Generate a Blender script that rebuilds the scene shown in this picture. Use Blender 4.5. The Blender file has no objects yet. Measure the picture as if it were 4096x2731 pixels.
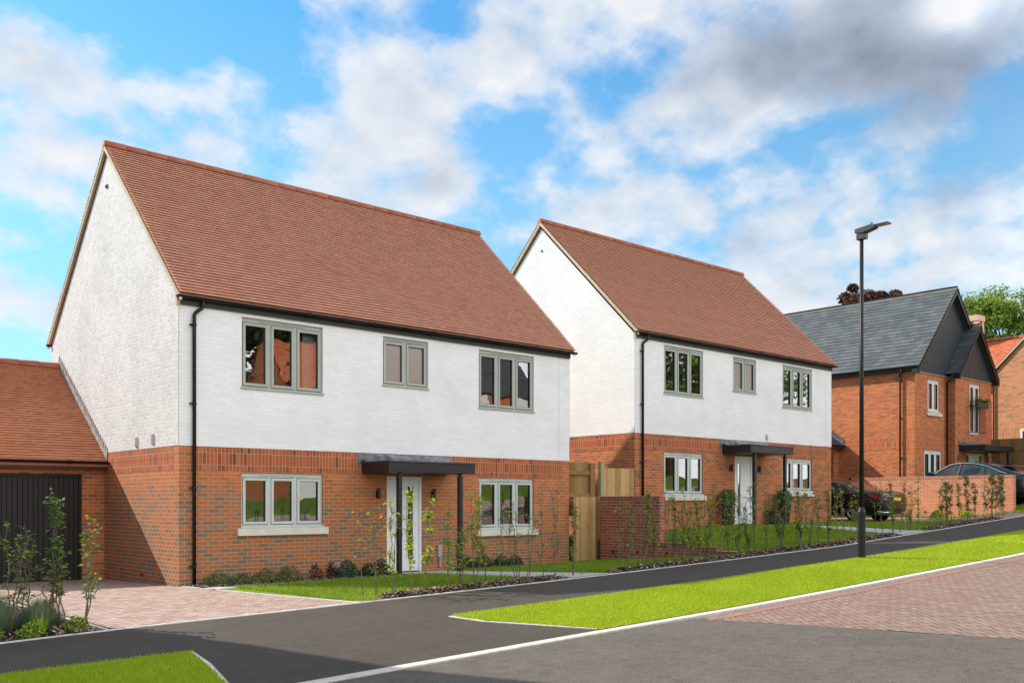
import bpy, math, random
import numpy as np
R = math.radians
random.seed(7); rng = np.random.default_rng(7)
sc = bpy.context.scene
C = sc.collection

# ------------------------------------------------------------------ materials
def new_mat(name):
    m = bpy.data.materials.new(name); m.use_nodes = True
    nt = m.node_tree
    for n in list(nt.nodes): nt.nodes.remove(n)
    out = nt.nodes.new('ShaderNodeOutputMaterial')
    return m, nt, out
class NT:
    def __init__(s, nt): s.nt = nt
    def n(s, t, **k):
        nd = s.nt.nodes.new(t)
        for a, b in k.items(): setattr(nd, a, b)
        return nd
    def l(s, a, b): s.nt.links.new(a, b)
    def math(s, op, a, b=None, clamp=False):
        nd = s.n('ShaderNodeMath', operation=op, use_clamp=clamp)
        for i, x in enumerate((a, b)):
            if x is None: continue
            if isinstance(x, (int, float)): nd.inputs[i].default_value = x
            else: s.l(x, nd.inputs[i])
        return nd.outputs[0]
    def ramp(s, fac, stops, interp='LINEAR'):
        nd = s.n('ShaderNodeValToRGB'); cr = nd.color_ramp; cr.interpolation = interp
        while len(cr.elements) < len(stops): cr.elements.new(.5)
        for e, (p, c) in zip(cr.elements, stops):
            e.position = p; e.color = (*c, 1) if len(c) == 3 else c
        s.l(fac, nd.inputs[0]); return nd.outputs[0]
    def mix(s, fac, a, b, blend='MIX'):
        nd = s.n('ShaderNodeMix', data_type='RGBA', blend_type=blend)
        for i, x in ((0, fac), (6, a), (7, b)):
            if isinstance(x, (int, float)): nd.inputs[i].default_value = x
            elif isinstance(x, tuple): nd.inputs[i].default_value = (*x, 1)
            else: s.l(x, nd.inputs[i])
        return nd.outputs[2]
    def noise(s, vec, scale, detail=4, rough=.55, out=0):
        nd = s.n('ShaderNodeTexNoise'); nd.inputs['Scale'].default_value = scale
        nd.inputs['Detail'].default_value = detail; nd.inputs['Roughness'].default_value = rough
        if vec is not None: s.l(vec, nd.inputs['Vector'])
        return nd.outputs[out]
    def bump(s, h, strength, dist, normal=None):
        nd = s.n('ShaderNodeBump'); nd.inputs['Strength'].default_value = strength
        nd.inputs['Distance'].default_value = dist; s.l(h, nd.inputs['Height'])
        if normal is not None: s.l(normal, nd.inputs['Normal'])
        return nd.outputs[0]
    def bsdf(s, col, rough=.6, spec=.5, metal=0, normal=None, **k):
        nd = s.n('ShaderNodeBsdfPrincipled')
        for key, x in (('Base Color', col), ('Roughness', rough), ('Metallic', metal), ('Specular IOR Level', spec)):
            if isinstance(x, (int, float)): nd.inputs[key].default_value = x
            elif isinstance(x, tuple): nd.inputs[key].default_value = (*x, 1)
            else: s.l(x, nd.inputs[key])
        for key, x in k.items(): nd.inputs[key.replace('_', ' ')].default_value = x
        if normal is not None: s.l(normal, nd.inputs['Normal'])
        return nd
def coords(N, kind='Object'):
    return N.n('ShaderNodeTexCoord').outputs[kind]
def wallcoord(N):
    """(along, height) coordinates on a vertical wall, from the face's direction"""
    co = coords(N); sp = N.n('ShaderNodeSeparateXYZ'); N.l(co, sp.inputs[0])
    g = N.n('ShaderNodeNewGeometry'); sn = N.n('ShaderNodeSeparateXYZ'); N.l(g.outputs['True Normal'], sn.inputs[0])
    ax = N.math('ABSOLUTE', sn.outputs[0]); isx = N.math('GREATER_THAN', ax, .6)
    mx = N.n('ShaderNodeMix', data_type='FLOAT'); N.l(isx, mx.inputs[0]); N.l(sp.outputs[0], mx.inputs[2]); N.l(sp.outputs[1], mx.inputs[3])
    return mx.outputs[0], sp.outputs[2], co
def simple(name, col, rough=.5, spec=.5, metal=0, var=.08, vscale=3, bump=0, bscale=60, **k):
    m, nt, out = new_mat(name); N = NT(nt); co = coords(N)
    nz = N.noise(co, vscale, 5)
    c2 = tuple(max(0, c*(1-var*2)) for c in col); c1 = tuple(min(1, c*(1+var)) for c in col)
    c = N.ramp(nz, [(.3, c2), (.7, c1)])
    nrm = N.bump(N.noise(co, bscale, 3), bump, .01) if bump else None
    b = N.bsdf(c, rough, spec, metal, nrm, **k); N.l(b.outputs[0], out.inputs[0]); return m

def brick_mat(name, stops, mortar, soldier=False, painted=False, bw=.225, rh=.075, ms=.0062, rough=.85, offset=.5, bumpd=.008, weather=None, batch=False, bstr=.9):
    m, nt, out = new_mat(name); N = NT(nt)
    a, h, co = wallcoord(N)
    if soldier: a, h = h, a
    # slight hand-laid wobble
    wob = N.math('MULTIPLY', N.math('SUBTRACT', N.noise(co, 9, 2), .5), .006)
    cb = N.n('ShaderNodeCombineXYZ'); N.l(a, cb.inputs[0]); N.l(N.math('ADD', h, wob), cb.inputs[1])
    bt = N.n('ShaderNodeTexBrick'); N.l(cb.outputs[0], bt.inputs['Vector'])
    bt.offset = 0 if soldier else offset; bt.inputs['Scale'].default_value = 1
    bt.inputs['Color1'].default_value = (0, 0, 0, 1); bt.inputs['Color2'].default_value = (1, 1, 1, 1)
    bt.inputs['Mortar'].default_value = (.5, .5, .5, 1)
    bt.inputs['Mortar Size'].default_value = ms; bt.inputs['Mortar Smooth'].default_value = .25
    bt.inputs['Brick Width'].default_value = bw; bt.inputs['Row Height'].default_value = rh
    fac = bt.outputs['Color']
    if batch:     # a browner delivery of bricks was laid in the lower courses
        sz = N.n('ShaderNodeSeparateXYZ'); N.l(co, sz.inputs[0])
        mz = N.n('ShaderNodeMapRange'); N.l(N.math('ADD', sz.outputs[2], N.math('MULTIPLY', sz.outputs[0], .09)), mz.inputs[0]); mz.inputs[1].default_value = 2.1; mz.inputs[2].default_value = 1.6; mz.inputs[3].default_value = 0; mz.inputs[4].default_value = .36
        fac = N.math('SUBTRACT', N.math('ADD', N.math('MULTIPLY', fac, .86), .12), N.math('MULTIPLY', mz.outputs[0], N.math('ADD', N.math('MULTIPLY', N.noise(co, 1.1, 2), 1.2), .4)), True)
    tint = N.ramp(fac, stops)
    fine = N.noise(co, 45, 4, .65); big = N.noise(co, .9, 3)
    tint = N.mix(N.math('MULTIPLY', N.math('SUBTRACT', fine, .5), 1.1, True), tint, tuple(min(1, c*1.3) for c in stops[-1][1]))
    mot = N.mix(fine, tuple(c*.8 for c in mortar), tuple(min(1, c*1.15) for c in mortar))
    col = N.mix(bt.outputs['Fac'], tint, mot)
    col = N.mix(N.math('MULTIPLY', big, .16), col, (.0, .0, .0) if not painted else (.45, .44, .41), 'MIX') if not painted else N.mix(N.math('MULTIPLY', N.math('SUBTRACT', big, .42, True), 1.2, True), col, tuple(c*.8 for c in stops[0][1]))
    if weather:   # pale bloom of salts on new brickwork
        w = N.math('MULTIPLY', N.math('SUBTRACT', N.noise(co, 2.2, 6, .7), .52, True), weather, True)
        col = N.mix(w, col, (.62, .55, .48))
    inv = N.math('SUBTRACT', 1.0, bt.outputs['Fac'])
    hgt = N.math('ADD', N.math('MULTIPLY', inv, 1.0), N.math('MULTIPLY', fine, .35))
    hgt = N.math('ADD', hgt, N.math('MULTIPLY', bt.outputs['Color'], .15))
    nrm = N.bump(hgt, bstr, bumpd)
    b = N.bsdf(col, rough, .25, 0, nrm); N.l(b.outputs[0], out.inputs[0]); return m
RED = [(0, (.22, .132, .09)), (.08, (.28, .15, .09)), (.2, (.36, .155, .078)), (.36, (.40, .13, .055)), (.6, (.49, .132, .042)), (1, (.58, .175, .06))]
REDH = [(0, (.28, .10, .05)), (.2, (.44, .12, .045)), (.6, (.55, .145, .048)), (1, (.62, .19, .07))]
ORG = [(0, (.34, .17, .10)), (.15, (.50, .21, .10)), (.5, (.62, .25, .11)), (1, (.68, .31, .15))]
M = {}
M['brickb'] = brick_mat('mixed_red_brick', RED, (.54, .40, .22), batch=True)
M['brick'] = brick_mat('red_brick', [(0, (.20, .10, .075)), (.1, (.28, .105, .06)), (.3, (.38, .115, .048)), (.6, (.49, .132, .042)), (1, (.56, .17, .06))], (.54, .40, .22))
M['soldier'] = brick_mat('red_soldier_brick', [(0, (.13, .05, .035)), (.15, (.34, .085, .034)), (.6, (.43, .10, .036)), (1, (.50, .13, .05))], (.50, .37, .22), soldier=True)
M['white'] = brick_mat('white_painted_brick', [(0, (.76, .75, .74)), (.4, (.79, .785, .78)), (1, (.82, .815, .81))], (.76, .755, .75), painted=True, rough=.6, ms=.006, bumpd=.006, bstr=.3)
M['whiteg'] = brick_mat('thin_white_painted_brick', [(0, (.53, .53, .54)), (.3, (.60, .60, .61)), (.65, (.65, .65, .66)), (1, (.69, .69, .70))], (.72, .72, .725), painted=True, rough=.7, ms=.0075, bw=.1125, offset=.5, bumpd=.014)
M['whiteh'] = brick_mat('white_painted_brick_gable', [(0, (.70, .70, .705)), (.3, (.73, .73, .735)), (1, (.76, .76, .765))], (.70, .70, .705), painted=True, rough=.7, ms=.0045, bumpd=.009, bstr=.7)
M['brickg'] = brick_mat('red_brick_flemish', RED, (.52, .38, .22), bw=.15, batch=True)
M['brick3'] = brick_mat('orange_brick', REDH, (.62, .44, .25))
M['soldier3'] = brick_mat('orange_soldier_brick', REDH, (.50, .37, .22), soldier=True)
M['brick4'] = brick_mat('pale_orange_brick', ORG, (.75, .6, .4))
M['soldier4'] = brick_mat('pale_orange_soldier', ORG, (.62, .5, .34), soldier=True)
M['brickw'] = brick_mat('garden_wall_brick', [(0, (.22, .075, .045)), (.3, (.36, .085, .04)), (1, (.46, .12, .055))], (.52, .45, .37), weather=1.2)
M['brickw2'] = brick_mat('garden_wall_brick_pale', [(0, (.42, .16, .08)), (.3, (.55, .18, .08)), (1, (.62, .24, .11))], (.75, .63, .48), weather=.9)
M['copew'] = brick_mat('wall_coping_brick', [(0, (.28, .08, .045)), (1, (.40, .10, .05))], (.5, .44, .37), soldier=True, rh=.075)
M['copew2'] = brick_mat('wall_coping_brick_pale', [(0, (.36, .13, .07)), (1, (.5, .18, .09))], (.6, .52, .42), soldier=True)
M['black'] = simple('black_gloss_plastic', (.012, .012, .013), .5, .3, var=.1)
M['blackm'] = simple('black_satin_paint', (.018, .017, .017), .45, .4)
M['door_black'] = simple('black_garage_door', (.017, .015, .014), .5, .3)
M['lead'] = simple('lead_flashing', (.17, .18, .2), .45, .5, metal=.3, var=.3, vscale=9)
M['lightlead'] = simple('pale_lead_flashing', (.40, .40, .38), .5, .4, var=.25, vscale=9)
M['cream'] = simple('cream_mortar', (.56, .47, .33), .8, .2, var=.12, vscale=14, bump=.3)
M['sage'] = simple('sage_grey_frame', (.37, .39, .34), .35, .45, var=.03)
M['pebble'] = simple('sage_grey_frame_lit', (.50, .53, .49), .35, .45, var=.03)  # same paint as the sage frames; brighter ground-floor light put into the colour
M['dgap'] = simple('dark_window_gasket', (.02, .02, .02), .5, .3)
M['stone'] = simple('reconstituted_stone', (.66, .60, .50), .75, .3, var=.06, bump=.2)
M['wdoor'] = simple('white_door', (.74, .74, .73), .4, .4, var=.02)
M['wframe'] = simple('white_door_frame', (.78, .78, .78), .35, .4, var=.02)
M['steel'] = simple('brushed_steel', (.5, .5, .5), .3, .5, metal=.9)
M['kerb'] = simple('concrete_kerb', (.56, .52, .45), .85, .2, var=.1, vscale=12, bump=.5, bscale=90)
M['edge'] = simple('white_concrete_edging', (.60, .57, .52), .85, .2, var=.12, vscale=8)
M['slab'] = simple('concrete_slab', (.46, .45, .41), .85, .2, var=.1, vscale=6, bump=.2)
M['pinkpave'] = simple('pinkish_paving', (.42, .31, .27), .85, .2, var=.2, vscale=2)
M['curtain'] = simple('white_curtain', (.62, .58, .54), .9, .1, var=.1, vscale=9)
M['blind'] = simple('white_blind', (.55, .5, .42), .6, .3)
M['vent'] = simple('cream_vent_plastic', (.6, .58, .53), .5, .4)
M['terra'] = simple('terracotta', (.26, .06, .04), .8, .2)
M['taupe'] = simple('taupe_plastic', (.27, .20, .17), .6, .3)
M['greyplastic'] = simple('grey_plastic', (.36, .34, .32), .5, .4)
M['bark'] = simple('young_bark', (.19, .14, .10), .85, .2, var=.3, vscale=30)
M['barktree'] = simple('tree_bark', (.10, .08, .06), .9, .2, var=.3, vscale=6)
M['soil'] = simple('dark_soil', (.045, .03, .021), .95, .1, var=.4, vscale=20, bump=.8, bscale=50)
M['clad'] = simple('dark_grey_cladding', (.035, .042, .05), .5, .35, var=.1, vscale=5)
M['darkbox'] = simple('dark_brown_box', (.035, .02, .013), .5, .4)

def tile_mat(name, stops, rough=.8, vs=60, bump=.3, spec=.25):
    m, nt, out = new_mat(name); N = NT(nt); co = coords(N)
    at = N.n('ShaderNodeAttribute', attribute_name='rnd')
    c = N.ramp(at.outputs['Fac'], stops)
    f = N.noise(co, vs, 5, .65); g = N.noise(co, .7, 3)
    c = N.mix(N.math('MULTIPLY', f, .3), c, tuple(x*.55 for x in stops[0][1]))
    c = N.mix(N.math('MULTIPLY', g, .22), c, tuple(min(1, x*1.25) for x in stops[-1][1]))
    b = N.bsdf(c, rough, spec, 0, N.bump(f, bump, .004)); N.l(b.outputs[0], out.inputs[0]); return m
M['tile'] = tile_mat('red_clay_tile', [(0, (.46, .21, .135)), (.2, (.51, .237, .155)), (.5, (.56, .262, .172)), (.8, (.60, .284, .187)), (1, (.63, .297, .184))])
M['tile2'] = tile_mat('orange_clay_tile', [(0, (.36, .13, .06)), (.3, (.46, .165, .08)), (1, (.55, .21, .10))])
M['tile4'] = tile_mat('bright_orange_tile', [(0, (.38, .09, .045)), (.3, (.52, .14, .06)), (1, (.6, .2, .1))])
M['ridge'] = tile_mat('clay_ridge_tile', [(0, (.30, .10, .06)), (1, (.42, .15, .09))])
M['slate'] = tile_mat('grey_slate', [(0, (.055, .062, .064)), (.5, (.085, .093, .095)), (1, (.125, .132, .132))], rough=.42, spec=.5, vs=25)
M['slatedark'] = tile_mat('dark_slate', [(0, (.04, .042, .046)), (1, (.08, .08, .085))], rough=.5, spec=.4)
M['ridgeg'] = tile_mat('grey_ridge_tile', [(0, (.12, .105, .095)), (1, (.17, .15, .135))])
M['block'] = tile_mat('red_paving_block', [(0, (.30, .20, .165)), (.25, (.37, .25, .21)), (.6, (.42, .295, .25)), (.85, (.47, .36, .315)), (1, (.40, .33, .29))], vs=70)
M['blockr'] = tile_mat('road_paving_block', [(0, (.20, .14, .115)), (.2, (.23, .14, .11)), (.5, (.265, .155, .12)), (.75, (.285, .185, .15)), (1, (.25, .20, .165))], vs=60)
M['blockb'] = tile_mat('red_border_block', [(0, (.27, .14, .11)), (1, (.33, .17, .135))], vs=60)
M['joint'] = simple('jointing_sand', (.17, .12, .085), .95, .1, var=.2, vscale=9)

def asphalt(name, c0, c1, scale=260, spec=.3, rough=.8):
    m, nt, out = new_mat(name); N = NT(nt); co = coords(N)
    vo = N.n('ShaderNodeTexVoronoi'); vo.inputs['Scale'].default_value = scale*.45; N.l(co, vo.inputs['Vector'])
    f = N.noise(co, scale, 3, .7); g = N.noise(co, 1.3, 6, .6); g2 = N.noise(co, .25, 3)
    k = N.math('ADD', N.math('MULTIPLY', f, .75), N.math('MULTIPLY', g, .2)); k = N.math('ADD', k, N.math('MULTIPLY', g2, .12)); k = N.math('ADD', k, N.math('MULTIPLY', N.math('SUBTRACT', N.noise(co, 7, 4, .7), .5), .3))
    c = N.ramp(k, [(.38, c0), (.68, c1)])
    st = N.math('GREATER_THAN', N.noise(co, scale*1.1, 1), .68)
    c = N.mix(N.math('MULTIPLY', st, .35), c, tuple(min(1, x*3.2) for x in c1))
    b = N.bsdf(c, rough, spec, 0, N.bump(N.math('ADD', vo.outputs['Distance'], f), .7, .006)); N.l(b.outputs[0], out.inputs[0]); return m
M['asph_path'] = asphalt('fresh_asphalt', (.028, .023, .018), (.078, .064, .05), 95)
M['asph_road'] = asphalt('worn_road_asphalt', (.050, .043, .036), (.14, .122, .102), 75)

def wood(name, cols, s=18):
    m, nt, out = new_mat(name); N = NT(nt); co = coords(N)
    mp = N.n('ShaderNodeMapping'); mp.inputs['Scale'].default_value = (9, 9, .8); N.l(co, mp.inputs[0])
    f = N.noise(mp.outputs[0], s*.35, 6, .6); at = N.n('ShaderNodeAttribute', attribute_name='rnd')
    kn = N.n('ShaderNodeTexVoronoi'); kn.inputs['Scale'].default_value = 5; mp2 = N.n('ShaderNodeMapping'); mp2.inputs['Scale'].default_value = (1.6, 1.6, .6); N.l(co, mp2.inputs[0]); N.l(mp2.outputs[0], kn.inputs['Vector'])
    knot = N.ramp(kn.outputs['Distance'], [(.0, (1, 1, 1)), (.09, (0, 0, 0))])
    k = N.math('ADD', N.math('MULTIPLY', f, .7), N.math('MULTIPLY', at.outputs['Fac'], .35))
    c = N.ramp(k, [(.25, cols[0]), (.5, cols[1]), (.8, cols[2])])
    c = N.mix(N.math('MULTIPLY', knot, .75), c, tuple(x*.35 for x in cols[0]))
    b = N.bsdf(c, .75, .25, 0, N.bump(f, .4, .006)); N.l(b.outputs[0], out.inputs[0]); return m
M['fence'] = wood('golden_fence_timber', [(.25, .13, .045), (.45, .26, .10), (.60, .40, .19)])
M['fenced'] = wood('brown_fence_timber', [(.14, .072, .024), (.26, .14, .048), (.36, .21, .085)])
M['postg'] = wood('green_treated_post', [(.22, .19, .09), (.34, .30, .15), (.42, .38, .2)])

def leaf_mat(name, stops, trans=.35):
    m, nt, out = new_mat(name); N = NT(nt)
    at = N.n('ShaderNodeAttribute', attribute_name='rnd')
    c = N.ramp(at.outputs['Fac'], stops)
    b = N.bsdf(c, .5, .35); t = N.n('ShaderNodeBsdfTranslucent'); N.l(c, t.inputs[0])
    mx = N.n('ShaderNodeMixShader'); mx.inputs[0].default_value = trans
    N.l(b.outputs[0], mx.inputs[1]); N.l(t.outputs[0], mx.inputs[2]); N.l(mx.outputs[0], out.inputs[0]); return m
M['leaf'] = leaf_mat('hedge_leaf', [(0, (.09, .15, .025)), (.4, (.21, .32, .035)), (.75, (.40, .48, .045)), (.93, (.42, .42, .04)), (1, (.38, .16, .04))])
M['leafy'] = leaf_mat('bright_hedge_leaf', [(0, (.18, .28, .025)), (.4, (.38, .50, .03)), (.85, (.60, .66, .05)), (1, (.55, .42, .04))], .45)
M['leafd'] = leaf_mat('dark_hedge_leaf', [(0, (.07, .13, .02)), (.5, (.17, .28, .035)), (.85, (.13, .22, .035)), (1, (.3, .26, .05))])
M['evergreen'] = leaf_mat('evergreen_leaf', [(0, (.012, .035, .010)), (.6, (.03, .075, .02)), (1, (.07, .14, .03))], .15)
M['trailing'] = leaf_mat('trailing_leaf', [(0, (.04, .08, .02)), (.6, (.09, .16, .035)), (1, (.2, .27, .05))], .2)
M['purple'] = leaf_mat('purple_leaf', [(0, (.04, .018, .02)), (1, (.13, .06, .05))], .2)
M['lavender'] = leaf_mat('lavender_leaf', [(0, (.14, .19, .10)), (.7, (.28, .36, .22)), (1, (.36, .4, .3))], .2)
M['topiary'] = leaf_mat('topiary_leaf', [(0, (.04, .10, .015)), (.6, (.09, .2, .025)), (1, (.2, .32, .04))], .2)
M['treeleaf'] = leaf_mat('tree_leaf', [(0, (.10, .17, .02)), (.5, (.20, .31, .035)), (1, (.34, .44, .07))], .35)
M['copper'] = leaf_mat('copper_leaf', [(0, (.05, .022, .015)), (.6, (.10, .045, .025)), (1, (.17, .09, .04))], .25)
M['darktree'] = leaf_mat('dark_tree_leaf', [(0, (.03, .06, .015)), (1, (.09, .14, .03))], .25)
M['flower'] = leaf_mat('yellow_flower', [(0, (.75, .5, .02)), (.6, (.8, .6, .05)), (.8, (.35, .05, .05)), (1, (.12, .04, .2))], .2)
M['grassb'] = leaf_mat('grass_blade', [(0, (.28, .36, .012)), (.5, (.37, .48, .018)), (.9, (.50, .58, .035)), (1, (.6, .55, .15))], .45)
M['grassd'] = leaf_mat('lawn_blade', [(0, (.12, .20, .014)), (.5, (.25, .36, .02)), (.9, (.38, .47, .03)), (1, (.42, .42, .1))], .4)  # darker than the verge blades: part of the house shade is in this green
M['chips'] = leaf_mat('bark_chip', [(0, (.06, .036, .022)), (.45, (.17, .105, .068)), (.8, (.30, .20, .135)), (1, (.55, .44, .33))], 0)

def lawn_mat(name, c0, c1):
    m, nt, out = new_mat(name); N = NT(nt); co = coords(N)
    f = N.noise(co, 60, 5, .7); g = N.noise(co, 2.2, 5); k = N.math('ADD', N.math('MULTIPLY', f, .6), N.math('MULTIPLY', g, .4))
    c = N.ramp(k, [(.35, c0), (.65, c1)])
    b = N.bsdf(c, .9, .1, 0, N.bump(f, 1, .02)); N.l(b.outputs[0], out.inputs[0]); return m
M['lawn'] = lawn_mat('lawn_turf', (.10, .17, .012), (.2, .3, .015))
M['lawn2'] = lawn_mat('dull_turf', (.06, .11, .015), (.13, .2, .025))
M['verge'] = lawn_mat('verge_turf', (.22, .30, .012), (.40, .48, .018))
M['ground'] = lawn_mat('rough_ground', (.05, .08, .02), (.1, .14, .04))

def glass_mat(name, tint=(.85, .9, .88), ior=1.75, rough=.0, body=0.0, bodycol=(.2, .2, .2), warp=.0):
    m, nt, out = new_mat(name); N = NT(nt)
    fr = N.n('ShaderNodeFresnel'); fr.inputs[0].default_value = ior
    nrm = None
    if warp:
        co = coords(N); nrm = N.bump(N.noise(co, 2.6, 1), warp, .02)
        N.l(nrm, fr.inputs['Normal'])
    g = N.n('ShaderNodeBsdfGlossy'); g.inputs['Roughness'].default_value = rough; g.inputs[0].default_value = (1, 1, 1, 1)
    if nrm is not None: N.l(nrm, g.inputs['Normal'])
    t = N.n('ShaderNodeBsdfTransparent'); t.inputs[0].default_value = (*tint, 1)
    base = t.outputs[0]
    if body:
        d = N.n('ShaderNodeBsdfDiffuse'); d.inputs[0].default_value = (*bodycol, 1)
        mb = N.n('ShaderNodeMixShader'); mb.inputs[0].default_value = body; N.l(t.outputs[0], mb.inputs[1]); N.l(d.outputs[0], mb.inputs[2]); base = mb.outputs[0]
    mx = N.n('ShaderNodeMixShader'); N.l(N.math('ADD', N.math('MULTIPLY', fr.outputs[0], 1.9), .10, True), mx.inputs[0]); N.l(base, mx.inputs[1]); N.l(g.outputs[0], mx.inputs[2])
    N.l(mx.outputs[0], out.inputs[0]); return m
M['glass'] = glass_mat('window_glass', warp=.06)
M['frosted'] = glass_mat('frosted_glass', ior=1.4, rough=.25, body=.75, bodycol=(.26, .2, .17))
M['carglass'] = simple('car_glass', (.012, .014, .015), .06, .3, var=0)
M['carglass2'] = simple('pale_car_glass', (.045, .052, .05), .06, .4, var=.4, vscale=1.5)
M['clear'] = glass_mat('clear_cone', tint=(.85, .85, .85), ior=1.3)
M['carblack'] = simple('black_car_paint', (.006, .0065, .008), .16, .35, var=0, Coat_Weight=.45, Coat_Roughness=.03)
M['cardark'] = simple('dark_grey_car_paint', (.010, .012, .016), .2, .35, var=0, Coat_Weight=.45, Coat_Roughness=.03)
M['tyre'] = simple('tyre_rubber', (.012, .012, .012), .85, .2)
M['chrome'] = simple('chrome', (.75, .75, .76), .12, .5, metal=1.0, var=0)
M['rim'] = simple('alloy_rim', (.32, .32, .33), .25, .5, metal=.9, var=0)
M['redlight'] = simple('red_lamp_lens', (.28, .008, .012), .12, .6, var=0)
M['plate'] = simple('yellow_number_plate', (.75, .52, .03), .4, .4, var=0)
M['seat'] = simple('pale_car_interior', (.4, .42, .38), .8, .2)
M['greencap'] = simple('green_photocell', (.05, .42, .22), .35, .5, var=0)
M['lamphead'] = simple('dark_lantern_paint', (.05, .053, .05), .4, .4)
M['lens'] = simple('lantern_lens', (.42, .34, .25), .3, .5, var=.1, vscale=60)

# ------------------------------------------------------------------ mesh builder
class MB:
    def __init__(s): s.v = []; s.f = []; s.r = []; s.use_r = False
    def add(s, vs, fs, rnd=None):
        o = len(s.v); s.v += [tuple(map(float, p)) for p in vs]; s.f += [tuple(i+o for i in f) for f in fs]
        s.r += [0.5 if rnd is None else rnd]*len(fs)
        if rnd is not None: s.use_r = True
        return s
    def quad(s, a, b, c, d, rnd=None): return s.add([a, b, c, d], [(0, 1, 2, 3)], rnd)
    def poly(s, pts, rnd=None): return s.add(pts, [tuple(range(len(pts)))], rnd)
    def box(s, x0, x1, y0, y1, z0, z1, rnd=None):
        return s.add([(x, y, z) for z in (z0, z1) for y in (y0, y1) for x in (x0, x1)],
                     [(0, 2, 3, 1), (4, 5, 7, 6), (0, 1, 5, 4), (2, 6, 7, 3), (0, 4, 6, 2), (1, 3, 7, 5)], rnd)
    def frustum(s, c, z0, z1, r0, r1, n=16, rnd=None):
        vs = []
        for z, r in ((z0, r0), (z1, r1)):
            for i in range(n):
                a = 2*math.pi*i/n; vs.append((c[0]+r*math.cos(a), c[1]+r*math.sin(a), z))
        fs = [(i, (i+1) % n, n+(i+1) % n, n+i) for i in range(n)] + [tuple(range(n))[::-1], tuple(range(n, 2*n))]
        return s.add(vs, fs, rnd)
    def tube(s, pts, r, n=8, caps=True, rnd=None):
        P = [np.array(p, float) for p in pts]; m = len(P)
        rr = r if isinstance(r, (list, tuple)) else [r]*m
        vs = []; up = None
        for i in range(m):
            d = P[min(i+1, m-1)]-P[max(i-1, 0)]; d = d/(np.linalg.norm(d)+1e-9)
            if up is None:
                up = np.array([0, 0, 1.]) if abs(d[2]) < .9 else np.array([1., 0, 0])
            a = np.cross(d, up); a /= np.linalg.norm(a)+1e-9; b = np.cross(a, d); up = b
            for k in range(n):
                t = 2*math.pi*k/n; vs.append(P[i]+rr[i]*(math.cos(t)*a+math.sin(t)*b))
        fs = [(i*n+k, i*n+(k+1) % n, (i+1)*n+(k+1) % n, (i+1)*n+k) for i in range(m-1) for k in range(n)]
        if caps: fs += [tuple(range(n))[::-1], tuple(range((m-1)*n, m*n))]
        return s.add(vs, fs, rnd)
    def prism(s, pts, vec, rnd=None):
        n = len(pts); a = [np.array(p, float) for p in pts]; v = np.array(vec, float)
        return s.add(a+[p+v for p in a], [tuple(range(n))[::-1], tuple(range(n, 2*n))]+[(i, (i+1) % n, n+(i+1) % n, n+i) for i in range(n)], rnd)
    def sphere(s, c, r, n=16, m=10, sc=(1, 1, 1), rnd=None):
        vs = [(c[0], c[1], c[2]-r*sc[2])]
        for j in range(1, m):
            t = math.pi*j/m
            for i in range(n):
                a = 2*math.pi*i/n; vs.append((c[0]+r*sc[0]*math.sin(t)*math.cos(a), c[1]+r*sc[1]*math.sin(t)*math.sin(a), c[2]-r*sc[2]*math.cos(t)))
        vs.append((c[0], c[1], c[2]+r*sc[2])); L = len(vs)-1
        fs = [(0, 1+(i+1) % n, 1+i) for i in range(n)]
        for j in range(m-2):
            for i in range(n): fs.append((1+j*n+i, 1+j*n+(i+1) % n, 1+(j+1)*n+(i+1) % n, 1+(j+1)*n+i))
        fs += [(L, 1+(m-2)*n+i, 1+(m-2)*n+(i+1) % n) for i in range(n)]
        return s.add(vs, fs, rnd)
    def build(s, name, mat, parent=None, smooth=False, bevel=0, recalc=True):
        me = bpy.data.meshes.new(name); me.from_pydata(s.v, [], s.f); 
        if recalc and len(s.f) < 60000:
            import bmesh
            bm = bmesh.new(); bm.from_mesh(me); bmesh.ops.recalc_face_normals(bm, faces=bm.faces); bm.to_mesh(me); bm.free()
        if s.use_r:
            at = me.attributes.new('rnd', 'FLOAT', 'FACE'); at.data.foreach_set('value', s.r)
        mats = mat if isinstance(mat, (list, tuple)) else [mat]
        for mm in mats: me.materials.append(M[mm] if isinstance(mm, str) else mm)
        if smooth: me.polygons.foreach_set('use_smooth', [True]*len(me.polygons))
        me.update()
        o = bpy.data.objects.new(name, me); C.objects.link(o)
        if parent: o.parent = parent
        if bevel:
            b = o.modifiers.new('b', 'BEVEL'); b.width = bevel; b.segments = 2; b.limit_method = 'ANGLE'
        return o
def raw(name, V, F, rnd, mat, parent=None, smooth=False):
    """fast mesh from numpy arrays: V (n,3); F (m,k)"""
    me = bpy.data.meshes.new(name); n, (m, k) = len(V), F.shape
    me.vertices.add(n); me.vertices.foreach_set('co', V.astype(np.float32).ravel())
    me.loops.add(m*k); me.loops.foreach_set('vertex_index', F.astype(np.int32).ravel())
    me.polygons.add(m); me.polygons.foreach_set('loop_start', np.arange(0, m*k, k, dtype=np.int32))
    me.update(calc_edges=True)
    if rnd is not None:
        at = me.attributes.new('rnd', 'FLOAT', 'FACE'); at.data.foreach_set('value', rnd.astype(np.float32))
    me.materials.append(M[mat] if isinstance(mat, str) else mat)
    if smooth: me.polygons.foreach_set('use_smooth', [True]*m)
    o = bpy.data.objects.new(name, me); C.objects.link(o)
    if parent: o.parent = parent
    return o
def tag(o, label=None, cat=None, group=None, kind=None):
    if label: o['label'] = label
    if cat: o['category'] = cat
    if group: o['group'] = group
    if kind: o['kind'] = kind
    return o
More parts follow.
